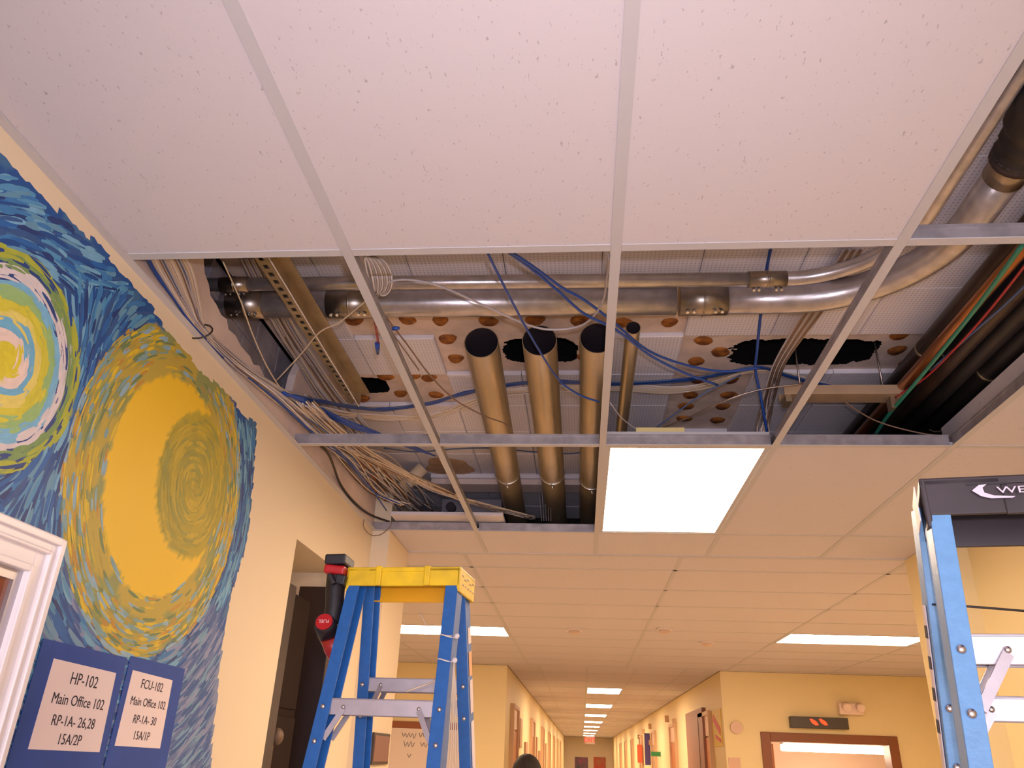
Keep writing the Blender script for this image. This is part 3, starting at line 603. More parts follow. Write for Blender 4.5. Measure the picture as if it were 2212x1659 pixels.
# blue arc
S = []
for k in range(12):
    h = J(5); g = J(4)
    S.append(([(590, 852+h, 1.10), (640, 858+h, 1.13), (700, 868+g, 1.19), (760, 880+h, 1.26), (830, 884+g, 1.31), (930, 872+h, 1.335), (1000, 850+g, 1.34), (1100, 832+h, 1.34), (1200, 824+g, 1.34), (1330, 830+h, 1.34), (1480, 820+g, 1.34), (1570, 806+h, 1.34), (1640, 793+g*.6, 1.34), (1700, 812+h, 1.335), (1780, 832+g, 1.33), (1860, 843+h, 1.32)], 'blue' if k % 4 else 'slate', .0032))
bundle('cable_bundle', 'blue cable bundle arching across the opening behind the open pipes', 'cable bundles above the ceiling', S)
S = []
for k in range(12):
    h = J(6); g = J(6); s = k/11
    S.append(([(640, 862+h, 1.13), (720, 885+g+10*s, 1.2), (830, 898+h+6*s, 1.31), (930, 895+g+8*s, 1.33), (1010, 868+h+10*s, 1.335), (1100, 842+g+8*s, 1.345), (1330, 830+14*s, 1.35), (1450, 836+14*s, 1.35), (1530, 826+12*s+g*.5, 1.35), (1600, 806+4*s, 1.345), (1650, 802+h*.4, 1.34), (1720, 815+g, 1.34), (1800, 836+h, 1.335), (1850, 850+g, 1.33)], 'cream' if k % 3 else 'white', .0028))
bundle('cable_bundle', 'cream cable bundle fanning beside the blue arch across the opening', 'cable bundles above the ceiling', S)
S = [([(610+J(5), 850+J(4), 1.09), (660, 868+J(6), 1.10), (720, 900+J(7), 1.12), (770, 922+J(7), 1.13), (830, 945+J(5), 1.14), (880, 962+J(5), 1.15), (940, 985, 1.16)], 'blue', .0034) for k in range(10)]
bundle('cable_bundle', 'short dense blue cable bundle dropping over the middle grid bar at left', 'cable bundles above the ceiling', S)
# fan of tan cables to the far end
S = []
for k in range(16):
    s = k/15
    S.append(([(640+40*s, 870+J(6), 1.09), (700+40*s, 925+J(8), 1.10), (760+40*s, 975+J(6), 1.12), (850+25*s, 1020+J(6), 1.13), (930+20*s, 1055+J(6), 1.135), (1010+15*s, 1085+J(4), 1.14), (1090, 1103+J(5), 1.14), (1150+J(8), 1118+J(4), 1.13)], ['cream', 'brown', 'grey', 'cream', 'flex'][k % 5], .003))
bundle('cable_bundle', 'tan and steel cable bundle sagging to the far edge of the opening', 'cable bundles above the ceiling', S, ties=((1140, 1115, 1.135, .02),))
S = []
for k in range(22):
    s = rg.random()
    S.append(([(610+60*s, 862+J(10), 1.10+.1*s), (660+80*s, 925+J(15), 1.13+.1*s), (720+80*s, 985+J(15), 1.15+.1*s), (770+90*s, 1045+J(15), 1.17+.1*s), (830+60*s, 1085+J(12), 1.16+.08*s)], ['orange', 'brown', 'cream', 'brown', 'grey'][k % 5], .003))
bundle('cable_bundle', 'tangled orange and brown cable bundle filling the far left corner', 'cable bundles above the ceiling', S)
# right grey bundle
S = []
for k in range(12):
    s = k/11
    S.append(([(1822+40*s, 540, 1.35), (1790+42*s, 590, 1.355), (1738+42*s, 670, 1.345), (1702+32*s, 730, 1.32), (1670+24*s, 790, 1.29), (1652+22*s+J(3), 850, 1.25), (1640+24*s+J(6), 900, 1.2), (1630+30*s+J(8), 945, 1.13)], ['grey', 'flex', 'brown', 'flex'][k % 4], .0032))
bundle('cable_bundle', 'grey flexible conduit bundle descending right of the thin pipe', 'cable bundles above the ceiling', S)
gs = 'single cables above the ceiling'
cable([(1040, 520, 1.06), (1055, 550, 1.08), (1100, 640, 1.10), (1150, 732, 1.12), (1205, 818, 1.13), (1250, 852, 1.13), (1294, 868, 1.13)], .0036, 'blue', 'single blue cable hanging from the near bar toward the third open pipe', gs)
cable([(1085, 530, 1.06), (1110, 548, 1.08), (1160, 582, 1.10), (1215, 622, 1.12), (1265, 650, 1.13), (1330, 700, 1.15), (1400, 757, 1.17), (1480, 788, 1.19), (1560, 802, 1.2), (1640, 795, 1.22)], .0042, 'blue', 'upper of two blue cables crossing diagonally from the near bar', gs)
cable([(1085, 535, 1.065), (1106, 550, 1.085), (1150, 582, 1.105), (1205, 628, 1.12), (1262, 678, 1.13), (1330, 712, 1.14), (1400, 765, 1.16), (1470, 802, 1.17), (1550, 832, 1.18)], .0042, 'blue', 'lower of two blue cables crossing diagonally from the near bar', gs)
cable([(815, 640, 1.12), (835, 612, 1.13), (880, 604, 1.14), (950, 618, 1.14), (1050, 662, 1.14), (1140, 702, 1.14), (1200, 712, 1.14), (1262, 700, 1.14), (1300, 655, 1.13), (1312, 592, 1.11), (1316, 552, 1.09)], .0034, 'grey', 'grey cable looping in front of the big conduits', gs)
cable([(800, 632, 1.1), (830, 680, 1.1), (880, 745, 1.1), (930, 812, 1.1), (985, 865, 1.1), (1050, 900, 1.1), (1090, 915, 1.1), (1108, 935, 1.09)], .0026, 'brown', 'thin brown cable hanging over the leftmost open pipe', gs)
cable([(1664, 540, 1.36), (1655, 590, 1.365), (1642, 690, 1.345), (1635, 760, 1.30), (1632, 800, 1.27), (1642, 850, 1.22), (1658, 940, 1.12)], .0052, 'blue', 'thick blue cable dropping behind the conduits left of the grey bundle', gs)
cable([(2215, 520, 1.10), (2120, 650, 1.13), (2045, 745, 1.15), (1975, 830, 1.16), (1920, 895, 1.16), (1890, 940, 1.15)], .0065, 'green', 'green cable running down the right side of the opening', gs)
cable([(2240, 540, 1.12), (2150, 655, 1.15), (2080, 735, 1.17), (2000, 815, 1.2), (1930, 860, 1.2)], .0035, 'red', 'thin red cable beside the green one', gs)
cable([(2270, 560, 1.13), (2180, 650, 1.15), (2100, 720, 1.17), (2010, 800, 1.2)], .0035, 'slate', 'thin slate cable beside the red one', gs)
cable([(1825, 868, 1.18), (1860, 892, 1.15), (1905, 914, 1.12), (1985, 935, 1.08), (2055, 944, 1.06)], .0028, 'brown', 'thin brown cable sagging along the right end of the middle bar', gs)
cable([(1395, 938, 1.13), (1480, 905, 1.14), (1560, 868, 1.16), (1640, 842, 1.19), (1740, 828, 1.21)], .0032, 'flex', 'steel flexible conduit rising from the yellow box to the right', gs)
cable([(1400, 936, 1.13), (1450, 900, 1.15), (1520, 850, 1.18), (1600, 810, 1.25)], .0028, 'slate', 'slate cable rising from the yellow box', gs)
cable([(1318, 870, 1.13), (1345, 905, 1.12), (1390, 938, 1.11)], .0022, 'grey', 'short grey cable dropping to the yellow box', gs)
cable([(482, 566, 1.13), (520, 650, 1.12), (548, 728, 1.11), (586, 808, 1.10), (640, 885, 1.10), (690, 940, 1.09)], .0022, 'cream', 'taut cream wire in front of the torn wall opening', gs)
cable([(580, 556, 1.16), (640, 655, 1.16), (700, 755, 1.155), (740, 820, 1.15), (775, 878, 1.15)], .0022, 'white', 'taut white wire running beside the slotted strut', gs)
cable([(790, 650, 1.13), (735, 695, 1.14), (690, 718, 1.15), (650, 765, 1.16), (590, 830, 1.13)], .0026, 'cream', 'pale cable crossing under the slotted strut', gs)
cable([(690, 960, 1.07), (712, 985, 1.07), (735, 1045, 1.07), (765, 1085, 1.07), (800, 1112, 1.07), (850, 1130, 1.07)], .0055, 'black', 'thick black cable sweeping along the far left wall', gs)
cable([(786, 1122, 1.05), (786, 1138, 1.02), (800, 1155, 1.0), (822, 1155, 1.0), (842, 1138, 1.03), (846, 1128, 1.05)], .002, 'brown', 'thin wire loop drooping below the far left ceiling corner', gs)
cable([(830, 968, 1.24), (900, 976, 1.28), (980, 970, 1.3), (1060, 968, 1.33), (1150, 976, 1.345), (1230, 980, 1.345), (1290, 970, 1.345)], .0036, 'slate', 'slate blue cable crossing beyond the middle grid bar', gs)
cable([(840, 710, 1.10), (862, 740, 1.10), (905, 800, 1.09)], .002, 'brown', 'short brown wire beside the long white bar', gs)
for k in range(5):
    cable([(1163+k*7, 1040-k*2, 1.33), (1166+k*6, 1080, 1.25), (1170+k*5, 1125, 1.1)], .0014, 'grey', 'thin hanging wires between the two leftmost open pipes', 'thin vertical wires between the open pipes', 'hanging_wire', 'wire')
# coil
o = thing('cable_coil', 'coiled grey cable tied up beside the left grid crossing', 'cable', az(800, 560, 1.10))
for k in range(9):
    w_, h_, cx = 6+2.6*k, 40+J(4), 790+k*2.6; pts = []
    for q in range(17):
        a = 2*math.pi*q/16; xx = cx + w_*math.cos(a)*(.55+.45*max(0, math.cos(a/2)**2)); yy_ = 595+h_*math.sin(a); pts.append(az(xx - (yy_-560)*.0 + (yy_-560)*.22, yy_, 1.09+.006*k))
    t = MB(); t.tube(smooth(pts, 2), .0028, 5); t.build('cable_strand', CB['grey' if k % 2 else 'white'], o)
t = MB(); t.sphere(az(807, 631, 1.10), .009, n=10); t.build('cable_tie', CB['black'], o)
for s in range(3):
    t = MB(); t.tube(smooth([az(806+s*2, 632, 1.1), az(800+4*s, 665, 1.09), az(812+5*s, 700, 1.08), az(836+8*s, 705, 1.08)], 5), .0018, 5); t.build('cable_strand', CB['brown'], o)
for (p, lab, pth) in (((855, 708), 'blue wire connector cap beside the long white bar', [(812, 690), (830, 706), (848, 709)]), ((815, 752), 'blue wire connector cap hanging on red wires', [(805, 680), (812, 715), (815, 742)])):
    o = thing('wire_connector', lab, 'connector', az(*p, 1.08), 'blue wire connector caps')
    a_ = az(*pth[-1], 1.08); b_ = az(p[0]+(8 if p[0] > 840 else 1), p[1]+(1 if p[0] > 840 else 12), 1.08); t = MB(); t.tube([a_, (a_+b_)/2, b_], [.0075, .0065, .004], 10); t.build('connector_cap', CB['blue'], o)
    for s in range(2):
        t = MB(); t.tube(smooth([az(x+s*3, y, 1.08) for x, y in pth], 4), .0015, 5); t.build('wire_tail', CB['red'], o)

# ================================================================ CEILING LIGHTS AND DETECTORS
def light_panel(x0, x1, y0, y1, label, group=None):
    o = thing('ceiling_light', label, 'light', ((x0+x1)/2, (y0+y1)/2, CZ), group); t = MB(); b = .018
    t.box(x0, x1, y0, y0+b, CZ+.002, CZ+.03); t.box(x0, x1, y1-b, y1, CZ+.002, CZ+.03); t.box(x0, x0+b, y0+b, y1-b, CZ+.002, CZ+.03); t.box(x1-b, x1, y0+b, y1-b, CZ+.002, CZ+.03); t.box(x0, x1, y0, y1, CZ+.03, CZ+.06)
    t.build('light_housing', M_TEE, o); t = MB(); t.box(x0+b, x1-b, y0+b, y1-b, CZ+.004, CZ+.009); t.build('light_diffuser', M_PAN2 if 'large' in label else M_PAN, o); return o
light_panel(B_+.012, C_-.012, rows[4]+.012, rows[5]-.012, 'large lit white ceiling panel beside the open pipes')
light_panel(3.0+.012, 4.22-.012, LY[2]+.012, LY[3]-.012, 'added unseen ceiling panel brightening the lobby from its right arm')  # this panel and the next are added out of view to brighten lobby walls
light_panel(-4.32+.012, -3.1-.012, LY[2]+.012, LY[3]-.012, 'added unseen ceiling panel brightening the lobby from its left arm')
light_panel(-1.88+.01, -.66-.012, lrow[0]+.012, lrow[1]-.012, 'lit ceiling panel behind the left ladder in the lobby')
light_panel(1.78+.012, 3.0-.012, lrow[0]+.012, lrow[1]-.012, 'lit ceiling panel left of the right ladder in the lobby')
for k, y in enumerate(hallpos): light_panel(.092, .678, y-.598, y+.598, ['nearest', 'second', 'third', 'fourth', 'fifth', 'sixth', 'seventh', 'eighth', 'ninth'][min(k, 8)]+' lit panel in the row along the far corridor ceiling', 'far corridor ceiling panels')
for (px, py, lab) in ((1240, 1360, 'left of three small ceiling discs in the lobby'), (1435, 1358, 'middle of three small ceiling discs in the lobby'), (1527, 1387, 'right of three small ceiling discs in the lobby')):
    p = az(px, py, CZ); o = thing('smoke_detector', lab, 'detector', (p.x, p.y, CZ-.04), 'smoke detectors on the lobby ceiling')
    t = MB(); t.tube([(p.x, p.y, CZ+.002), (p.x, p.y, CZ-.012)], .07, 20); t.build('detector_base', mat('detector_plastic', (222, 208, 200), .5), o); t = MB(); t.tube([(p.x, p.y, CZ-.012), (p.x, p.y, CZ-.03), (p.x, p.y, CZ-.04)], [.05, .045, .02], 20); t.build('detector_dome', mat('detector_dark', (206, 180, 160), .5), o)

# ================================================================ LADDERS
M_FIB = mat('blue_fibreglass', (38, 98, 170), .42, var=.12, vs=60, bump=.25, bs=250); M_FIB2 = mat('light_blue_fibreglass', (104, 150, 196), .42, var=.1, vs=60, bump=.25, bs=250)
M_ALU = mat('step_aluminium', (190, 182, 188), .42, .75, var=.1, vs=30, stretch=(1, 1, 1)); M_RIV = mat('rivet', (206, 200, 206), .25, 1)
M_YCAP = mat('yellow_plastic', (238, 196, 16), .45, rgb2=(206, 168, 30), vs=14); M_OCAP = mat('deep_yellow_plastic', (236, 168, 0), .5); M_KCAP = mat('black_plastic', (50, 40, 44), .45, var=.15, vs=20)
def ladder(O, u, W, D, fib, capm, capm2, label, near, far, capt, lowz, capback, taper=0, ridges=True):
    """O: near left top corner of the cap; u: width direction; near/far: dict(inset, rail, lean, splay, steps)"""
    u = Vector(u).normalized(); v = Vector((-u.y, u.x, 0)); k = Vector((0, 0, 1)); O = Vector(O)
    P = lambda a, b, c: O+u*a+v*b+k*c
    o = thing('step_ladder', label, 'ladder', P(W/2, D/2, -1.55-O.z))
    t = MB()
    # cap: hollow tray with aprons
    t.prism([(0, 0)]*0+[(0, 0), (W, 0), (W, D), (taper, D)], 'z', -.012, 0); t.v = [P(q.x, q.y, q.z) for q in t.v]
    seg = 7
    for i in range(seg):                        # near apron in bulging sections
        a0, a1 = W*i/seg, W*(i+1)/seg; dip = .003 if i in (2, 3, 4) else 0
        t.obox(P((a0+a1)/2, .004+dip, -capt/2-.002), u*(a1-a0)/2, v*.004, k*(capt/2))
    for a in ((W*2/seg, W*5/seg) if ridges else ()): t.obox(P(a, .001, -capt/2), u*.008, v*.006, k*(capt/2+.002))
    cp = t.build('ladder_cap', capm, o, bevel=.0025)
    t = MB(); t.obox(P(W/2+taper/2, D-.004, -capback/2), u*((W-taper)/2), v*.004, k*capback/2); t.build('cap_back_apron', capm2, o, bevel=.002)
    for a in (.004, W-.004):
        tp_ = taper if a < W/2 else 0; t = MB(); t.bar(P(a, .0, -capback/2), P(a+tp_, D, -capback/2), u, .008, capback)
        side = t.build('cap_side', capm, o, bevel=.002)
    for i in range(5 if ridges else 0):
        t = MB(); t.obox(P(W+.0005, .03+.028*i, -.018-.006*(i % 2)), u*.001, v*.009, k*.0015); t.obox(P(W+.0005, .035+.028*i, -.04), u*.001, v*.006, k*.0015); t.build('cap_marking', M_RIV, o)
    steps = {}
    for key, q in (('near', near), ('far', far)):
        b0 = q['b']; depth = q['depth']; H = O.z+1.55-.005
        for sgn in (0, 1):
            top = P(q['in'] if sgn == 0 else W-q['in'], b0, -.012 if key == 'near' else -.02)
            dx = (-1 if sgn == 0 else 1)*q['splay']*H + q['slant']*H; bot = top+u*dx+v*q['lean']*H-k*(H-.012)
            d_ = (bot-top); w_ = q['rail']; s_in = u if sgn == 0 else -u
            t = MB(); fr = top-v*0
            t.bar(top+s_in*w_/2, bot+s_in*w_/2, u, w_, .004)                      # front flange
            t.bar(top+v*depth+s_in*w_/2, bot+v*depth+s_in*w_/2, u, w_, .004)      # rear flange
            t.bar(top+v*depth/2+s_in*.002, bot+v*depth/2+s_in*.002, u, .004, depth)   # web
            r = t.build('rail', fib, o, bevel=.001)
            q[sgn] = (top, d_, s_in)
            t = MB(); t.bar(bot+k*.03+v*depth/2+s_in*w_/2, bot+v*depth/2+s_in*w_/2, u, w_+.01, depth+.015); t.build('ladder_foot', M_KCAP, r)
        for zi, zz in enumerate([q['z']-0.305*i for i in range(6)]):
            if zz < -1.45: continue
            def at(sg): top, d_, s_ = q[sg]; f = (top.z-zz)/(-d_.z); return top+d_*f+s_*.004
            a_, b_ = at(0), at(1); sh = q['sh']; off = v*(depth/2); w_ = q['rail']
            t = MB(); fr = v*.004
            t.obox((a_+b_)/2+off+k*sh/2, (b_-a_)/2, v*(depth/2-.003), k*.0015)
            t.obox((a_+b_)/2+fr, (b_-a_)/2*(1.0 if not q['over'] else 1.0)+u*q['over'], v*.0015, k*sh/2); t.obox((a_+b_)/2+v*(depth+.002), (b_-a_)/2, v*.0015, k*sh/2)
            for r_ in range(4): t.obox((a_+b_)/2+v*depth*(.2+.2*r_)+k*(sh/2+.002), (b_-a_)/2, v*.002, k*.001)
            st_ = t.build('step', M_ALU, o, bevel=.0008)
            if zi < 2:
                for sg in (0, 1):
                    top, d_, s_ = q[sg]
                    for dz in (0, -.075): f = (top.z-zz-dz)/(-d_.z); c_ = top+d_*f+s_*(w_*.45)-v*.004; t = MB(); t.sphere(c_, .006, (1, .6, 1), 10); t.build('rivet', M_RIV, st_)
                    c_ = (a_ if sg == 0 else b_)+s_*.06+fr-v*.006; t = MB(); t.sphere(c_, .0045, (1, .6, 1), 10); t.build('rivet', M_RIV, st_)
                for sg in (0, 1):
                    top, d_, s_ = q[sg]; p1 = (a_ if sg == 0 else b_)+s_*.06+fr-v*.004-k*.004; f = (top.z-zz+.07)/(-d_.z); p2 = top+d_*f+s_*w_*.95+v*.005
                    for bb in (0, depth): t = MB(); t.bar(p1+v*bb, p2+v*bb, v, .003, .013); t.build('step_brace', M_ALU, st_)
    return o, P, near, far
lad, P1, n1, f1 = ladder((-.608, 2.010, .430), (.300, -.030, 0), .3045, .165, M_FIB, M_YCAP, M_OCAP, 'blue step ladder with a yellow top cap at the left wall',
    {'b': .012, 'in': .006, 'rail': .032, 'depth': .05, 'lean': -.23, 'splay': .03, 'slant': -.005, 'z': .088, 'sh': .034, 'over': 0.0},
    {'b': .100, 'in': .012, 'rail': .030, 'depth': .05, 'lean': .24, 'splay': .04, 'slant': .0, 'z': .155, 'sh': .032, 'over': 0.0}, .046, 0, .062)
lad2, P2, n2, f2 = ladder((.478, 1.098, .374), (.981, -.165, 0), .36, .13, M_FIB2, M_KCAP, M_KCAP, 'pale blue step ladder with a black lettered top cap at the right edge',
    {'b': .012, 'in': .010, 'rail': .026, 'depth': .036, 'lean': -.20, 'splay': .0, 'slant': -.09, 'z': .138, 'sh': .034, 'over': 0},
    {'b': .080, 'in': .008, 'rail': .024, 'depth': .03, 'lean': .22, 'splay': 0, 'slant': -.01, 'z': .080, 'sh': .030, 'over': 0}, .052, 0, .07, .022, False)
# lettering and crescent on the black cap
u2 = Vector((.981, -.165, 0)).normalized(); v2 = Vector((-u2.y, u2.x, 0)); M_SIL = mat('silver_print', (206, 190, 204), .4)
text_mesh('WERNER', .0135, frame(P2(.094, -.0045, -.0235), u2, (0, 0, 1), -v2), M_SIL, 'lettering', lad2, .0003, 'LEFT', sx=1.75)
t = MB(); c0 = P2(.085, -.005, -.022); vs = []; n = 16
outer = [(-.052, .004), (-.044, .013), (-.034, .015), (-.026, .013)]
inner_pts = [(-.002, .008), (-.008, .003), (-.007, -.004), (.004, -.0085), (.030, -.0105), (.026, -.0125), (.0, -.0125), (-.012, -.009), (-.022, -.0005), (-.012, .007)]
t.add([c0+u2*a+Vector((0, 0, b)) for a, b in inner_pts], [tuple(range(len(inner_pts)))]); t.build('crescent_mark', M_SIL, lad2)
t = MB(); t.obox(P2(.085, -.0008, -.012), u2*.026, v2*.0006, Vector((0, 0, .0015))); t.build('cap_slot', M_BLK, lad2)
t = MB(); t.bar(P2(-.0045, .012, -.033), P2(.0125, .112, -.033), u2, .001, .05); t.build('side_label', mat('side_label_white', (214, 196, 194), .5), lad2)
# safety label on the left side of the right ladder's far rail
top, d_, s_ = f2[0]
t = MB(); t.bar(top+d_*.07-u2*.0015+v2*.018, top+d_*.24-u2*.0015+v2*.018, v2, .016, .0012); t.build('safety_label', mat('label_white', (226, 206, 206), .5), lad2)
for i in range(4):
    t = MB(); t.bar(top+d_*(.085+.022*i)-u2*.0024+v2*.018, top+d_*(.094+.022*i)-u2*.0024+v2*.018, v2, .014, .001); t.build('label_print', M_INK, lad2)
# black cord of the right ladder
t = MB(); t.tube(smooth([ay(2000, 1305, 1.22), ay(2060, 1308, 1.16), ay(2130, 1313, 1.15), ay(2240, 1322, 1.15)], 5), .0018, 6); tag(t.build('black_cord', CB['black']), 'taut thin black cord stretched across the right ladder', 'cord')
# white safety labels on the far right rail and cords tied on the near right rail of the yellow capped ladder
top, d_, s_ = f1[1]; u1 = Vector((.300, -.030, 0)).normalized(); v1 = Vector((-u1.y, u1.x, 0))
for a, b, c in ((.055, .075, (226, 200, 190)), (.085, .115, (222, 160, 110)), (.12, .16, (214, 196, 200)), (.17, .24, (214, 204, 214))):
    t = MB(); t.bar(top+d_*a+u1*.0012+v1*.03, top+d_*b+u1*.0012+v1*.03, v1, .03, .001); t.build('safety_label', mat('label_%d' % c[2], c, .5), lad)
o = thing('tie_cord', 'white cord wrapped and hanging on the right rail of the left ladder', 'cord', ay(990, 1390, 1.95))
topn, dn, sn = n1[1]
def onr(f, a=0, b=0): return topn+dn*f+u1*a+v1*b
for f in (.083, .112):
    t = MB(); ctr = onr(f, -.016, .022); t.tube([ctr+u1*.020*math.cos(q)*1.05+v1*.032*math.sin(q)+Vector((0, 0, .003*math.sin(2*q))) for q in [2*math.pi*i/16 for i in range(17)]], .0018, 6); t.sphere(onr(f, .010, -.002), .007, n=8); t.build('cord_wrap', CB['white'], o)
for i in range(5):
    t = MB(); t.tube(smooth([onr(.112, .008, .0), onr(.16, .010+.003*i, .004), onr(.23, .013+.006*i, .01), onr(.45, .018+.012*i, .02)], 5), .0014, 5); t.build('cord_strand', CB['cream'], o)
t = MB(); t.tube(smooth([onr(.083, .0, -.006), onr(.081, -.03, -.012), onr(.072, -.062, -.02), onr(.055, -.085, -.02)], 4), .0012, 5); t.tube([onr(.137, -.03, -.01), onr(.150, -.09, -.03)], .0022, 5); t.build('cord_tail', CB['cream'], o)

# ================================================================ CORDLESS DRIVER hung on the left ladder
o = thing('cordless_driver', 'red and black cordless driver hanging battery up on the left ladder', 'power tool', ay(715, 1440, 2.055))
M_RED = mat('tool_red', (176, 22, 30), .4); M_TB = mat('tool_black', (30, 26, 32), .5, bump=.2, bs=200); Yt = 1.95
def tp(px, py, y=Yt): return ay(px, py, y+.05)
ux = Vector((1, 0, 0)); uz = (tp(700, 1300)-tp(722, 1215)).normalized(); vy = Vector((0, 1, 0))
t = MB(); a_, b_ = tp(735, 1204, 1.98), tp(733, 1226, 1.98); t.bar(a_, b_, ux, .056, .09); t.build('battery_pack', M_TB, o, bevel=.005)
t = MB(); t.bar(tp(733, 1227, 1.98), tp(729, 1246, 1.98), ux, .056, .085); t.build('tool_foot', M_RED, o, bevel=.006)
t = MB(); t.bar(tp(744, 1245, 1.97), tp(738, 1266, 1.97), ux, .026, .06); t.bar(tp(712, 1240, 1.935), tp(722, 1262, 1.935), ux, .012, .02, 0); t.build('foot_panel', M_TB, o, bevel=.004)
hp = smooth([tp(728, 1240, 1.98), tp(724, 1275, 1.975), tp(722, 1310, 1.97), tp(716, 1345, 1.965)], 5); t = MB(); t.tube(hp, [.026-.001*k*.2 for k in range(len(hp))], 16); t.build('tool_handle', M_TB, o)
t = MB(); t.tube([tp(700, 1343, 1.925), tp(703, 1350, 1.945), tp(710, 1368, 1.98), tp(720, 1390, 2.0)], [.0225, .0275, .028, .026], 20); t.build('motor_housing', M_TB, o)
n_ = (tp(700, 1343, 1.925)-tp(710, 1368, 1.98)).normalized()
t = MB(); t.tube([tp(700, 1343, 1.925)-n_*.002, tp(700, 1343, 1.925)+n_*.003], [.0222, .0205], 24); t.build('rear_badge', M_RED, o)
t = MB(); t.tube([tp(716, 1378, 1.96), tp(722, 1402, 1.97), tp(728, 1430, 1.985), tp(732, 1440, 1.99)], [.027, .025, .015, .009], 18); t.build('gear_case', mat('tool_red_dark', (150, 36, 34), .35), o)
t = MB(); t.tube([tp(736, 1400, 2.0), tp(739, 1420, 2.0), tp(744, 1442, 2.0)], [.006, .006, .006], 12); t.sphere(tp(744, 1442, 2.0), .008, n=10); t.build('drive_bit', mat('bit_dark', (56, 22, 20), .4), o)
xb = (-RX + RX.dot(n_)*n_).normalized(); yb = n_.cross(xb)
text_mesh('FUEL', .013, frame(tp(700, 1343, 1.925)+n_*.0036, xb, yb, n_), mat('white_print', (226, 190, 190), .5), 'lettering', o, .0002)

# ================================================================ FAR THINGS
def ybox(px0, py0, px1, py1, y, th, name, matl, parent=None, label=None, cat=None, group=None, bev=.003):
    a_, b_ = ay(px0, py0, y), ay(px1, py1, y); t = MB(); t.box(a_.x, b_.x, y-th, y, b_.z, a_.z); oo = t.build(name, matl, parent, bevel=bev)
    return tag(oo, label, cat, group) if parent is None else oo
YF = YFAR-.002
# electronic sign
a_, b_ = ay(1707, 1545, 10.3), ay(1835, 1576, 10.3)
o = thing('led_sign', 'black electronic message sign with two red glyphs above the brown doorway', 'sign', (a_.x, 10.35, b_.z))
t = MB(); t.box(a_.x, b_.x, 10.3, YF, b_.z, a_.z-.01); t.build('sign_case', mat('sign_black', (62, 54, 48), .4), o, bevel=.006)
for px in (1758, 1778):
    c_ = ay(px, 1560, 10.295); t = MB(); t.add([c_+Vector(q) for q in ((-.045, 0, .032), (-.02, 0, .036), (.03, 0, .008), (.052, 0, -.028), (.02, 0, -.034), (-.02, 0, -.012))], [(0, 1, 2, 3, 4, 5)]); t.build('led_glyph', mat('led_red', (255, 40, 10), .4, emit=(1, .05, .01), es=2.5), o)
a_, b_ = ay(1812, 1518, 10.3), ay(1868, 1545, 10.3)
o = thing('emergency_light', 'small white emergency lamp unit above the electronic sign', 'lamp', (a_.x, 10.35, b_.z))
t = MB(); t.box(a_.x, b_.x, 10.3, YF, b_.z, a_.z); t.build('lamp_case', mat('lamp_white', (232, 206, 190), .5), o, bevel=.01)
for dx in (.07, .23): t = MB(); t.tube([(a_.x+dx, 10.30, a_.z-.03), (a_.x+dx, 10.23, a_.z-.06)], .045, 14); t.build('lamp_head', mat('lamp_white', (232, 206, 190)), o)
# doorway
dr = tag(thing('door_2', 'brown framed doorway in the far wall with a bright room behind', 'door', (2.9, 10.4, -1.55)), kind='structure'); del dr['category']
M_DF = mat('brown_frame', (126, 70, 34), .45)
for bx in ((DX0-.04, DX0+.07, -1.55, DZ+.02), (DX1-.07, DX1+.04, -1.55, DZ+.02), (DX0+.07, DX1-.07, DZ-.08, DZ+.02)):
    t = MB(); t.box(bx[0], bx[1], YFAR-.03, YFAR+.2, bx[2], bx[3]); t.build('door_frame', M_DF, dr, bevel=.006)
t = MB(); t.box(DX0+.07, DX0+.14, YFAR+.2, YFAR+1.0, -1.55, DZ-.1); t.build('door_leaf', mat('orange_wood', (196, 116, 50), .5), dr)
m = MB(); m.box(DX0-.3, DX1+1.2, YFAR+2.4, YFAR+2.5, -1.55, 1.0); m.box(CR+.16, CR+.2, YFAR+.16, YFAR+2.5, -1.55, 1.0); m.box(5.0, 5.1, YFAR+.16, YFAR+2.5, -1.55, 1.0); m.box(CR+.16, 5.1, YFAR+.16, YFAR+2.5, 1.0, 1.02)
tag(m.build('wall_side_room', mat('pale_room', (214, 190, 168), .7), kind='structure'), 'pale walls of the side room behind the brown doorway')
a_, b_ = ay(1692, 1607, 11.4), ay(1926, 1632, 11.4)
o = thing('strip_light', 'bright strip light seen through the brown doorway', 'light', ((a_.x+b_.x)/2, 11.5, b_.z))
t = MB(); t.box(a_.x, b_.x, 11.4, 11.6, b_.z+.01, a_.z); t.build('light_diffuser', M_PAN, o, bevel=.02); t = MB(); t.box(a_.x, b_.x, 11.42, 11.58, a_.z, a_.z+.04); t.build('light_housing', M_TEE, o)
t = MB(); t.tube([((a_.x+b_.x)/2, 11.5, a_.z+.04), ((a_.x+b_.x)/2, 11.5, 1.0)], .008, 6); t.build('hanger_rod', M_TEE, o)
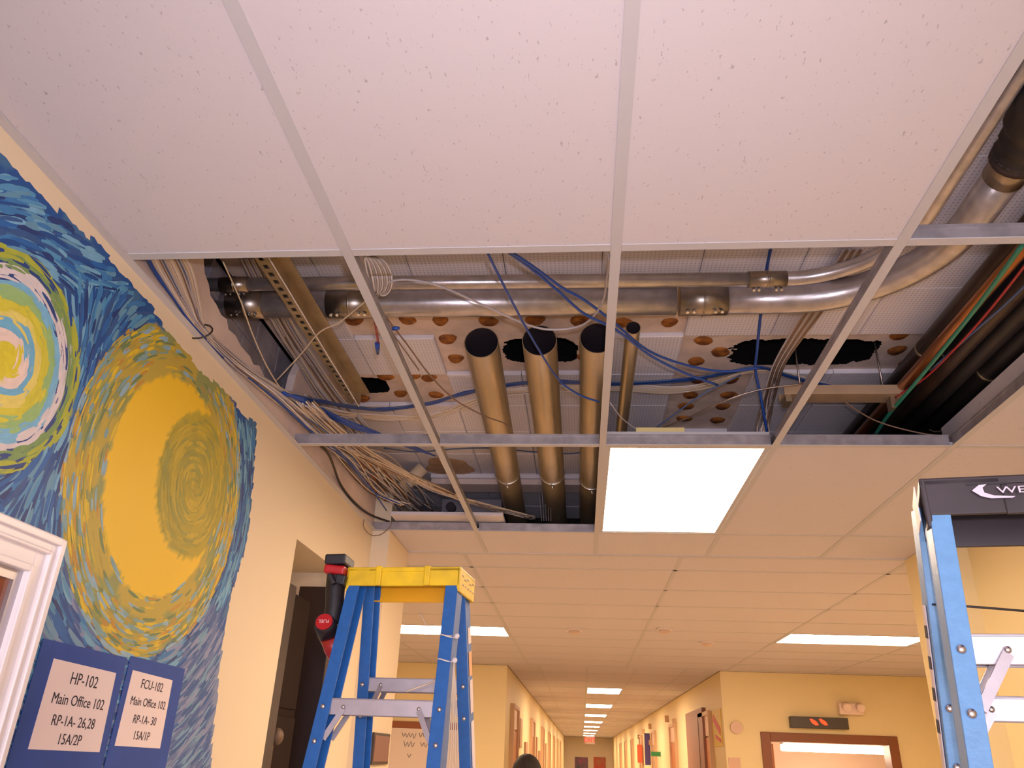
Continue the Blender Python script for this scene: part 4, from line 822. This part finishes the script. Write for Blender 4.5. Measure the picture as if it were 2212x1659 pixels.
# whiteboard
q0, q1 = ay(845, 1555, YF), ay(1010, 1659, YF)
o = thing('whiteboard', 'whiteboard with faint handwriting on the far wall behind the left ladder', 'whiteboard', (q0.x, YF, q1.z-.5))
t = MB(); t.box(q0.x, q1.x, YF-.02, YF, q1.z-.5, q0.z-.09); t.build('board_face', mat('board_white', (214, 196, 186), .35), o)
t = MB(); t.box(q0.x-.03, q1.x+.03, YF-.03, YF, q0.z-.09, q0.z-.01); t.build('board_frame', mat('board_brown', (134, 70, 28), .5), o, bevel=.004)
mh = mat('marker', (112, 108, 122), .6)
for (px, py, n_) in ((868, 1588, 9), (905, 1588, 7), (935, 1589, 6), (872, 1607, 7), (908, 1609, 9), (880, 1632, 3)):
    c_ = ay(px, py, YF-.022); t = MB(); pts = [c_+Vector((.022*q, 0, .034*(-1)**q*rg.uniform(.3, 1))) for q in range(n_)]; t.tube(smooth(pts, 3), .0035, 4); t.build('handwriting', mh, o)
# poster etc. at right of corridor mouth
q0, q1 = ax(1541, 1574, CR), ax(1563, 1612, CR)
o = thing('safety_poster', 'yellow and red poster just inside the right corner of the far corridor', 'poster', (CR, q1.y, q1.z))
ya, yb = max(q1.y, YFAR+.03), q0.y; za, zb = q1.z, q1.z+.42; t = MB(); t.box(CR-.008, CR, ya, yb, za, zb); t.build('poster_sheet', mat('poster_yellow', (216, 180, 40), .6), o)
t = MB(); t.bar((CR-.010, ya+.1, za+.16), (CR-.010, yb-.1, za+.34), (1, 0, 0), .003, .09); t.build('poster_print', mat('poster_red', (206, 60, 40), .6), o)
t = MB(); t.bar((CR-.010, ya+.1, za+.06), (CR-.010, yb-.2, za+.12), (1, 0, 0), .003, .04); t.build('poster_print', mat('poster_red', (206, 60, 40), .6), o)
t = MB(); t.box(CR+.02, CR+.16, YF-.006, YF, -1.0, q1.z-.12); tag(t.build('pinned_paper', mat('pale_paper', (214, 176, 150), .7)), 'pale paper strip below the yellow and red poster', 'paper')
p = ay(1590, 1572, YF); t = MB(); t.tube([(p.x, YF, p.z), (p.x, YF-.03, p.z)], .07, 18); tag(t.build('wall_speaker', mat('speaker_plate', (214, 180, 156), .5)), 'round pale disc on the far wall left of the brown doorway', 'speaker')
# corridor fittings on both walls, from near to far
def wbox(side, y0, y1, z0, z1, th, matl, name, label, cat, group=None, parent=None):
    t = MB(); x = CL if side < 0 else CR
    if side < 0: t.box(x, x+th, y0, y1, z0, z1)
    else: t.box(x-th, x, y0, y1, z0, z1)
    oo = t.build(name, matl, parent)
    return tag(oo, label, cat, group) if parent is None else oo
a_, b_ = ax(1515, 1528, CR-.05), ax(1480, 1540, CR-.05)
wbox(1, a_.y, b_.y, -1.55, min(a_.z, .98), .05, mat('brown_panel', (150, 104, 84), .6), 'wall_panel', 'tall brown panel on the right wall just inside the far corridor', 'panel')
OW = mat('orange_wood', (196, 116, 50)); PK = mat('pink_white', (232, 200, 180), .6); GD = mat('dull_door', (206, 168, 130), .6)
n_names = ['first', 'second', 'third', 'fourth', 'fifth', 'sixth', 'seventh']
for side, nm in ((-1, 'left'), (1, 'right')):
    for k in range(7):
        y0 = 11.2+4.3*k+(0 if side < 0 else .15 if k == 0 else 0); 
        o = tag(thing('door_%d' % (3+k+(0 if side < 0 else 7)), '%s wooden door along the %s wall of the far corridor' % (n_names[k], nm), 'door', (CL if side < 0 else CR, y0, -1.55)), kind='structure'); del o['category']
        x = CL if side < 0 else CR; s_ = 1 if side < 0 else -1
        for (aa, bb, cc, dd_) in ((y0-.05, y0, -1.55, .62), (y0+.9, y0+.95, -1.55, .62), (y0, y0+.9, .57, .62)):
            t = MB(); t.box(min(x, x+s_*.05), max(x, x+s_*.05), aa, bb, cc, dd_); t.build('door_frame', GD, o)
        t = MB(); t.box(min(x, x+s_*.02), max(x, x+s_*.02), y0, y0+.9, -1.55, .30); t.build('door_leaf', OW if k < 2 else GD, o)
        t = MB(); t.box(min(x, x+s_*.02), max(x, x+s_*.02), y0, y0+.9, .32, .57); t.build('transom_panel', PK, o)
for k, (y0, z0, z1, c) in enumerate(((12.6, .1, .5, (196, 150, 110)), (14.0, -.5, .2, (176, 130, 100)), (17.6, -.4, .35, (206, 160, 130)), (18.6, -.6, .1, (170, 128, 100)), (22.2, -.6, .3, (206, 170, 140)))):
    wbox(-1, y0, y0+.5, z0, z1, .03, mat('board_%d' % k, c, .6), 'notice_board', '%s small tan board on the left wall of the far corridor' % n_names[k], 'board', 'boards on the left wall of the far corridor')
for k, (px, py, w_, h_, c, lab, nm) in enumerate(((1400, 1618, 14, 60, (96, 84, 160), 'purple banner hanging on the right wall of the far corridor', 'hanging_banner'), (1422, 1629, 30, 9, (48, 128, 70), 'green strip beside the purple banner in the far corridor', 'green_sign'), (1382, 1628, 10, 34, (206, 92, 60), 'small orange poster left of the purple banner', 'wall_poster'))):
    c_ = ax(px, py, CR-.05); dy = c_.y; y_ = min(dy, 24); c_ = ay(px, py, y_); hw = w_/2*y_*.93/F; hh = h_/2*y_*.93/F; t = MB(); t.box(c_.x-hw, c_.x+hw, y_-.03, y_, c_.z-hh, c_.z+hh); tag(t.build(nm, mat('c%d' % k, c, .6)), lab, 'banner' if k == 0 else 'sign' if k == 1 else 'poster')
for k, (px, py) in enumerate(((1440, 1553), (1456, 1560), (1404, 1569), (1405, 1604), (1380, 1592), (1390, 1580))):
    c_ = ax(px, py, CR-.03); y_ = min(c_.y, 30); c_ = ay(px, py, y_); t = MB(); t.box(c_.x-.04, max(c_.x+.05, CR), y_-.06, y_, c_.z-.06, c_.z+.06); tag(t.build('wall_fixture', GD, bevel=.006), ('largest', 'second', 'third', 'lowest', 'fourth', 'farthest')[k] + ' small brown fixture high on the right far corridor wall', 'fixture', 'small fixtures on the right corridor wall')
# exit sign and end doors
p = ay(1274, 1598, 30); o = thing('exit_sign', 'red lit EXIT sign in the middle of the far corridor ceiling', 'sign', p)
t = MB(); t.box(p.x-.17, p.x+.17, 29.97, 30.02, p.z-.13, p.z+.1); t.box(p.x-.01, p.x+.01, 29.99, 30.0, p.z+.1, CZ); t.build('sign_case', mat('exit_case', (226, 206, 196), .5), o)
text_mesh('EXIT', .2, frame((p.x, 29.96, p.z-.015), (1, 0, 0), (0, 0, 1), (0, -1, 0)), mat('exit_red', (220, 30, 30), .5, emit=(1, .05, .04), es=1.2), 'lettering', o, .002)
q0, q1 = ay(1242, 1635, YEND-.01), ay(1270, 1640, YEND-.01); q2, q3 = ay(1282, 1635, YEND-.01), ay(1308, 1640, YEND-.01)
for a0, a1, nm in ((q0, q1, 'left'), (q2, q3, 'right')):
    o = tag(thing('door_%d' % (18 if nm == 'left' else 19), '%s leaf of the colourful double door at the corridor end' % nm, 'door', (a0.x, YEND, -1.55)), kind='structure'); del o['category']
    t = MB(); t.box(a0.x, a1.x, YEND-.06, YEND, -1.55, a0.z); t.build('door_leaf', mat('door_mix_'+nm, (150, 84, 110) if nm == 'left' else (176, 110, 80), .6, rgb2=(60, 80, 90) if nm == 'left' else (190, 60, 40), vs=4), o)

# ================================================================ PERSON, only the hair reaches the frame
hc = ay(1138, 1676, 5.4)      # head centre
o = thing('person', 'person with short black hair whose head top shows in the corridor', 'person', (hc.x, 5.4, -1.55))
H = hc.z
def skin(name, verts, edges, radii, mm, parent):
    me = bpy.data.meshes.new(name); og = Vector(parent['o_rel']); me.from_pydata([Vector(v)-og for v in verts], edges, []); me.materials.append(mm)
    ob = bpy.data.objects.new(name, me); COL.objects.link(ob); ob.parent = parent; ob['o_rel'] = tuple(og)
    md = ob.modifiers.new('skin', 'SKIN'); lay = me.skin_vertices[0].data if me.skin_vertices else None
    if lay is None:
        bm = bmesh.new(); bm.from_mesh(me); bm.verts.layers.skin.verify(); bm.to_mesh(me); bm.free(); lay = me.skin_vertices[0].data
    for i, r in enumerate(radii): lay[i].radius = (r if isinstance(r, tuple) else (r, r)); lay[i].use_root = (i == 0)
    ob.modifiers.new('sub', 'SUBSURF').levels = 1; ob.modifiers['sub'].render_levels = 2
    for p_ in me.polygons: p_.use_smooth = True
    return ob
x0 = hc.x; f0 = -1.55; g = lambda dx, dy, z: (x0+dx, 5.4+dy, z)
V_ = [g(0, 0, f0+.92), g(0, 0, f0+1.10), g(0, 0, f0+1.28), g(0, 0, H-.17), g(0, .0, H-.05), g(0, -.005, H+.02),
      g(-.10, 0, f0+.86), g(-.11, 0, f0+.48), g(-.11, .02, f0+.09), g(-.11, -.10, f0+.04), g(.10, 0, f0+.86), g(.11, 0, f0+.48), g(.11, .02, f0+.09), g(.11, -.10, f0+.04),
      g(-.19, 0, f0+1.33), g(-.23, .01, f0+1.05), g(-.24, -.05, f0+.82), g(.19, 0, f0+1.33), g(.23, .01, f0+1.05), g(.24, -.05, f0+.82)]
E_ = [(0,1),(1,2),(2,3),(3,4),(4,5),(0,6),(6,7),(7,8),(8,9),(0,10),(10,11),(11,12),(12,13),(2,14),(14,15),(15,16),(2,17),(17,18),(18,19)]
R_ = [(.15,.11),(.13,.10),(.15,.10),.05,(.072,.085),(.07,.085),.085,.055,.04,.04,.085,.055,.04,.04,.06,.042,.03,.06,.042,.03]
skin('body', V_, E_, R_, mat('dark_clothes', (70, 74, 96), .8), o)
t = MB(); t.sphere((x0, 5.4, H-.015), .1, (.74, .88, 1.12), 20); t.sphere((x0, 5.4-.09, H-.03), .014, (.8, 1, 1.2), 8); t.sphere((x0-.074, 5.4, H-.02), .02, (.4, .8, 1.3), 8); t.sphere((x0+.074, 5.4, H-.02), .02, (.4, .8, 1.3), 8); t.build('face', mat('skin_tone', (186, 130, 96), .6), o)
t = MB(); t.sphere((x0-.03, 5.4-.082, H), .009, (1, .6, .7), 8); t.sphere((x0+.03, 5.4-.082, H), .009, (1, .6, .7), 8); t.build('eyes', M_IN, o)
for sx_ in (-1, 1):
    for q in range(5):
        V2 = Vector((x0+sx_*.24, 5.4-.05, f0+.82)); t = MB(); dy = -.03+.014*q if q < 4 else -.045; ln = (.065, .075, .072, .058, .045)[q]
        t.tube([V2+Vector((0, dy, -.04 if q < 4 else -.01)), V2+Vector((-sx_*.004, dy*1.1, -.04-ln*.6)), V2+Vector((-sx_*.012, dy*1.1, -.04-ln))], [.009, .008, .006], 8); t.build('finger', mat('skin_tone', (186, 130, 96)), o)
hb = MB(); hb.sphere((x0, 5.4+.008, H+.012), .108, (.86, .95, 1.05), 24)
for v in hb.v:
    v += Vector((noise.noise(v*40), noise.noise(v*40+Vector((5, 0, 0))), noise.noise(v*40+Vector((0, 5, 0)))))*.006
    if v.z < H-.01 and v.y < 5.4: v.y = 5.4+.01; 
hb.build('hair', mat('black_hair', (28, 18, 16), .7, bump=.6, bs=200), o)
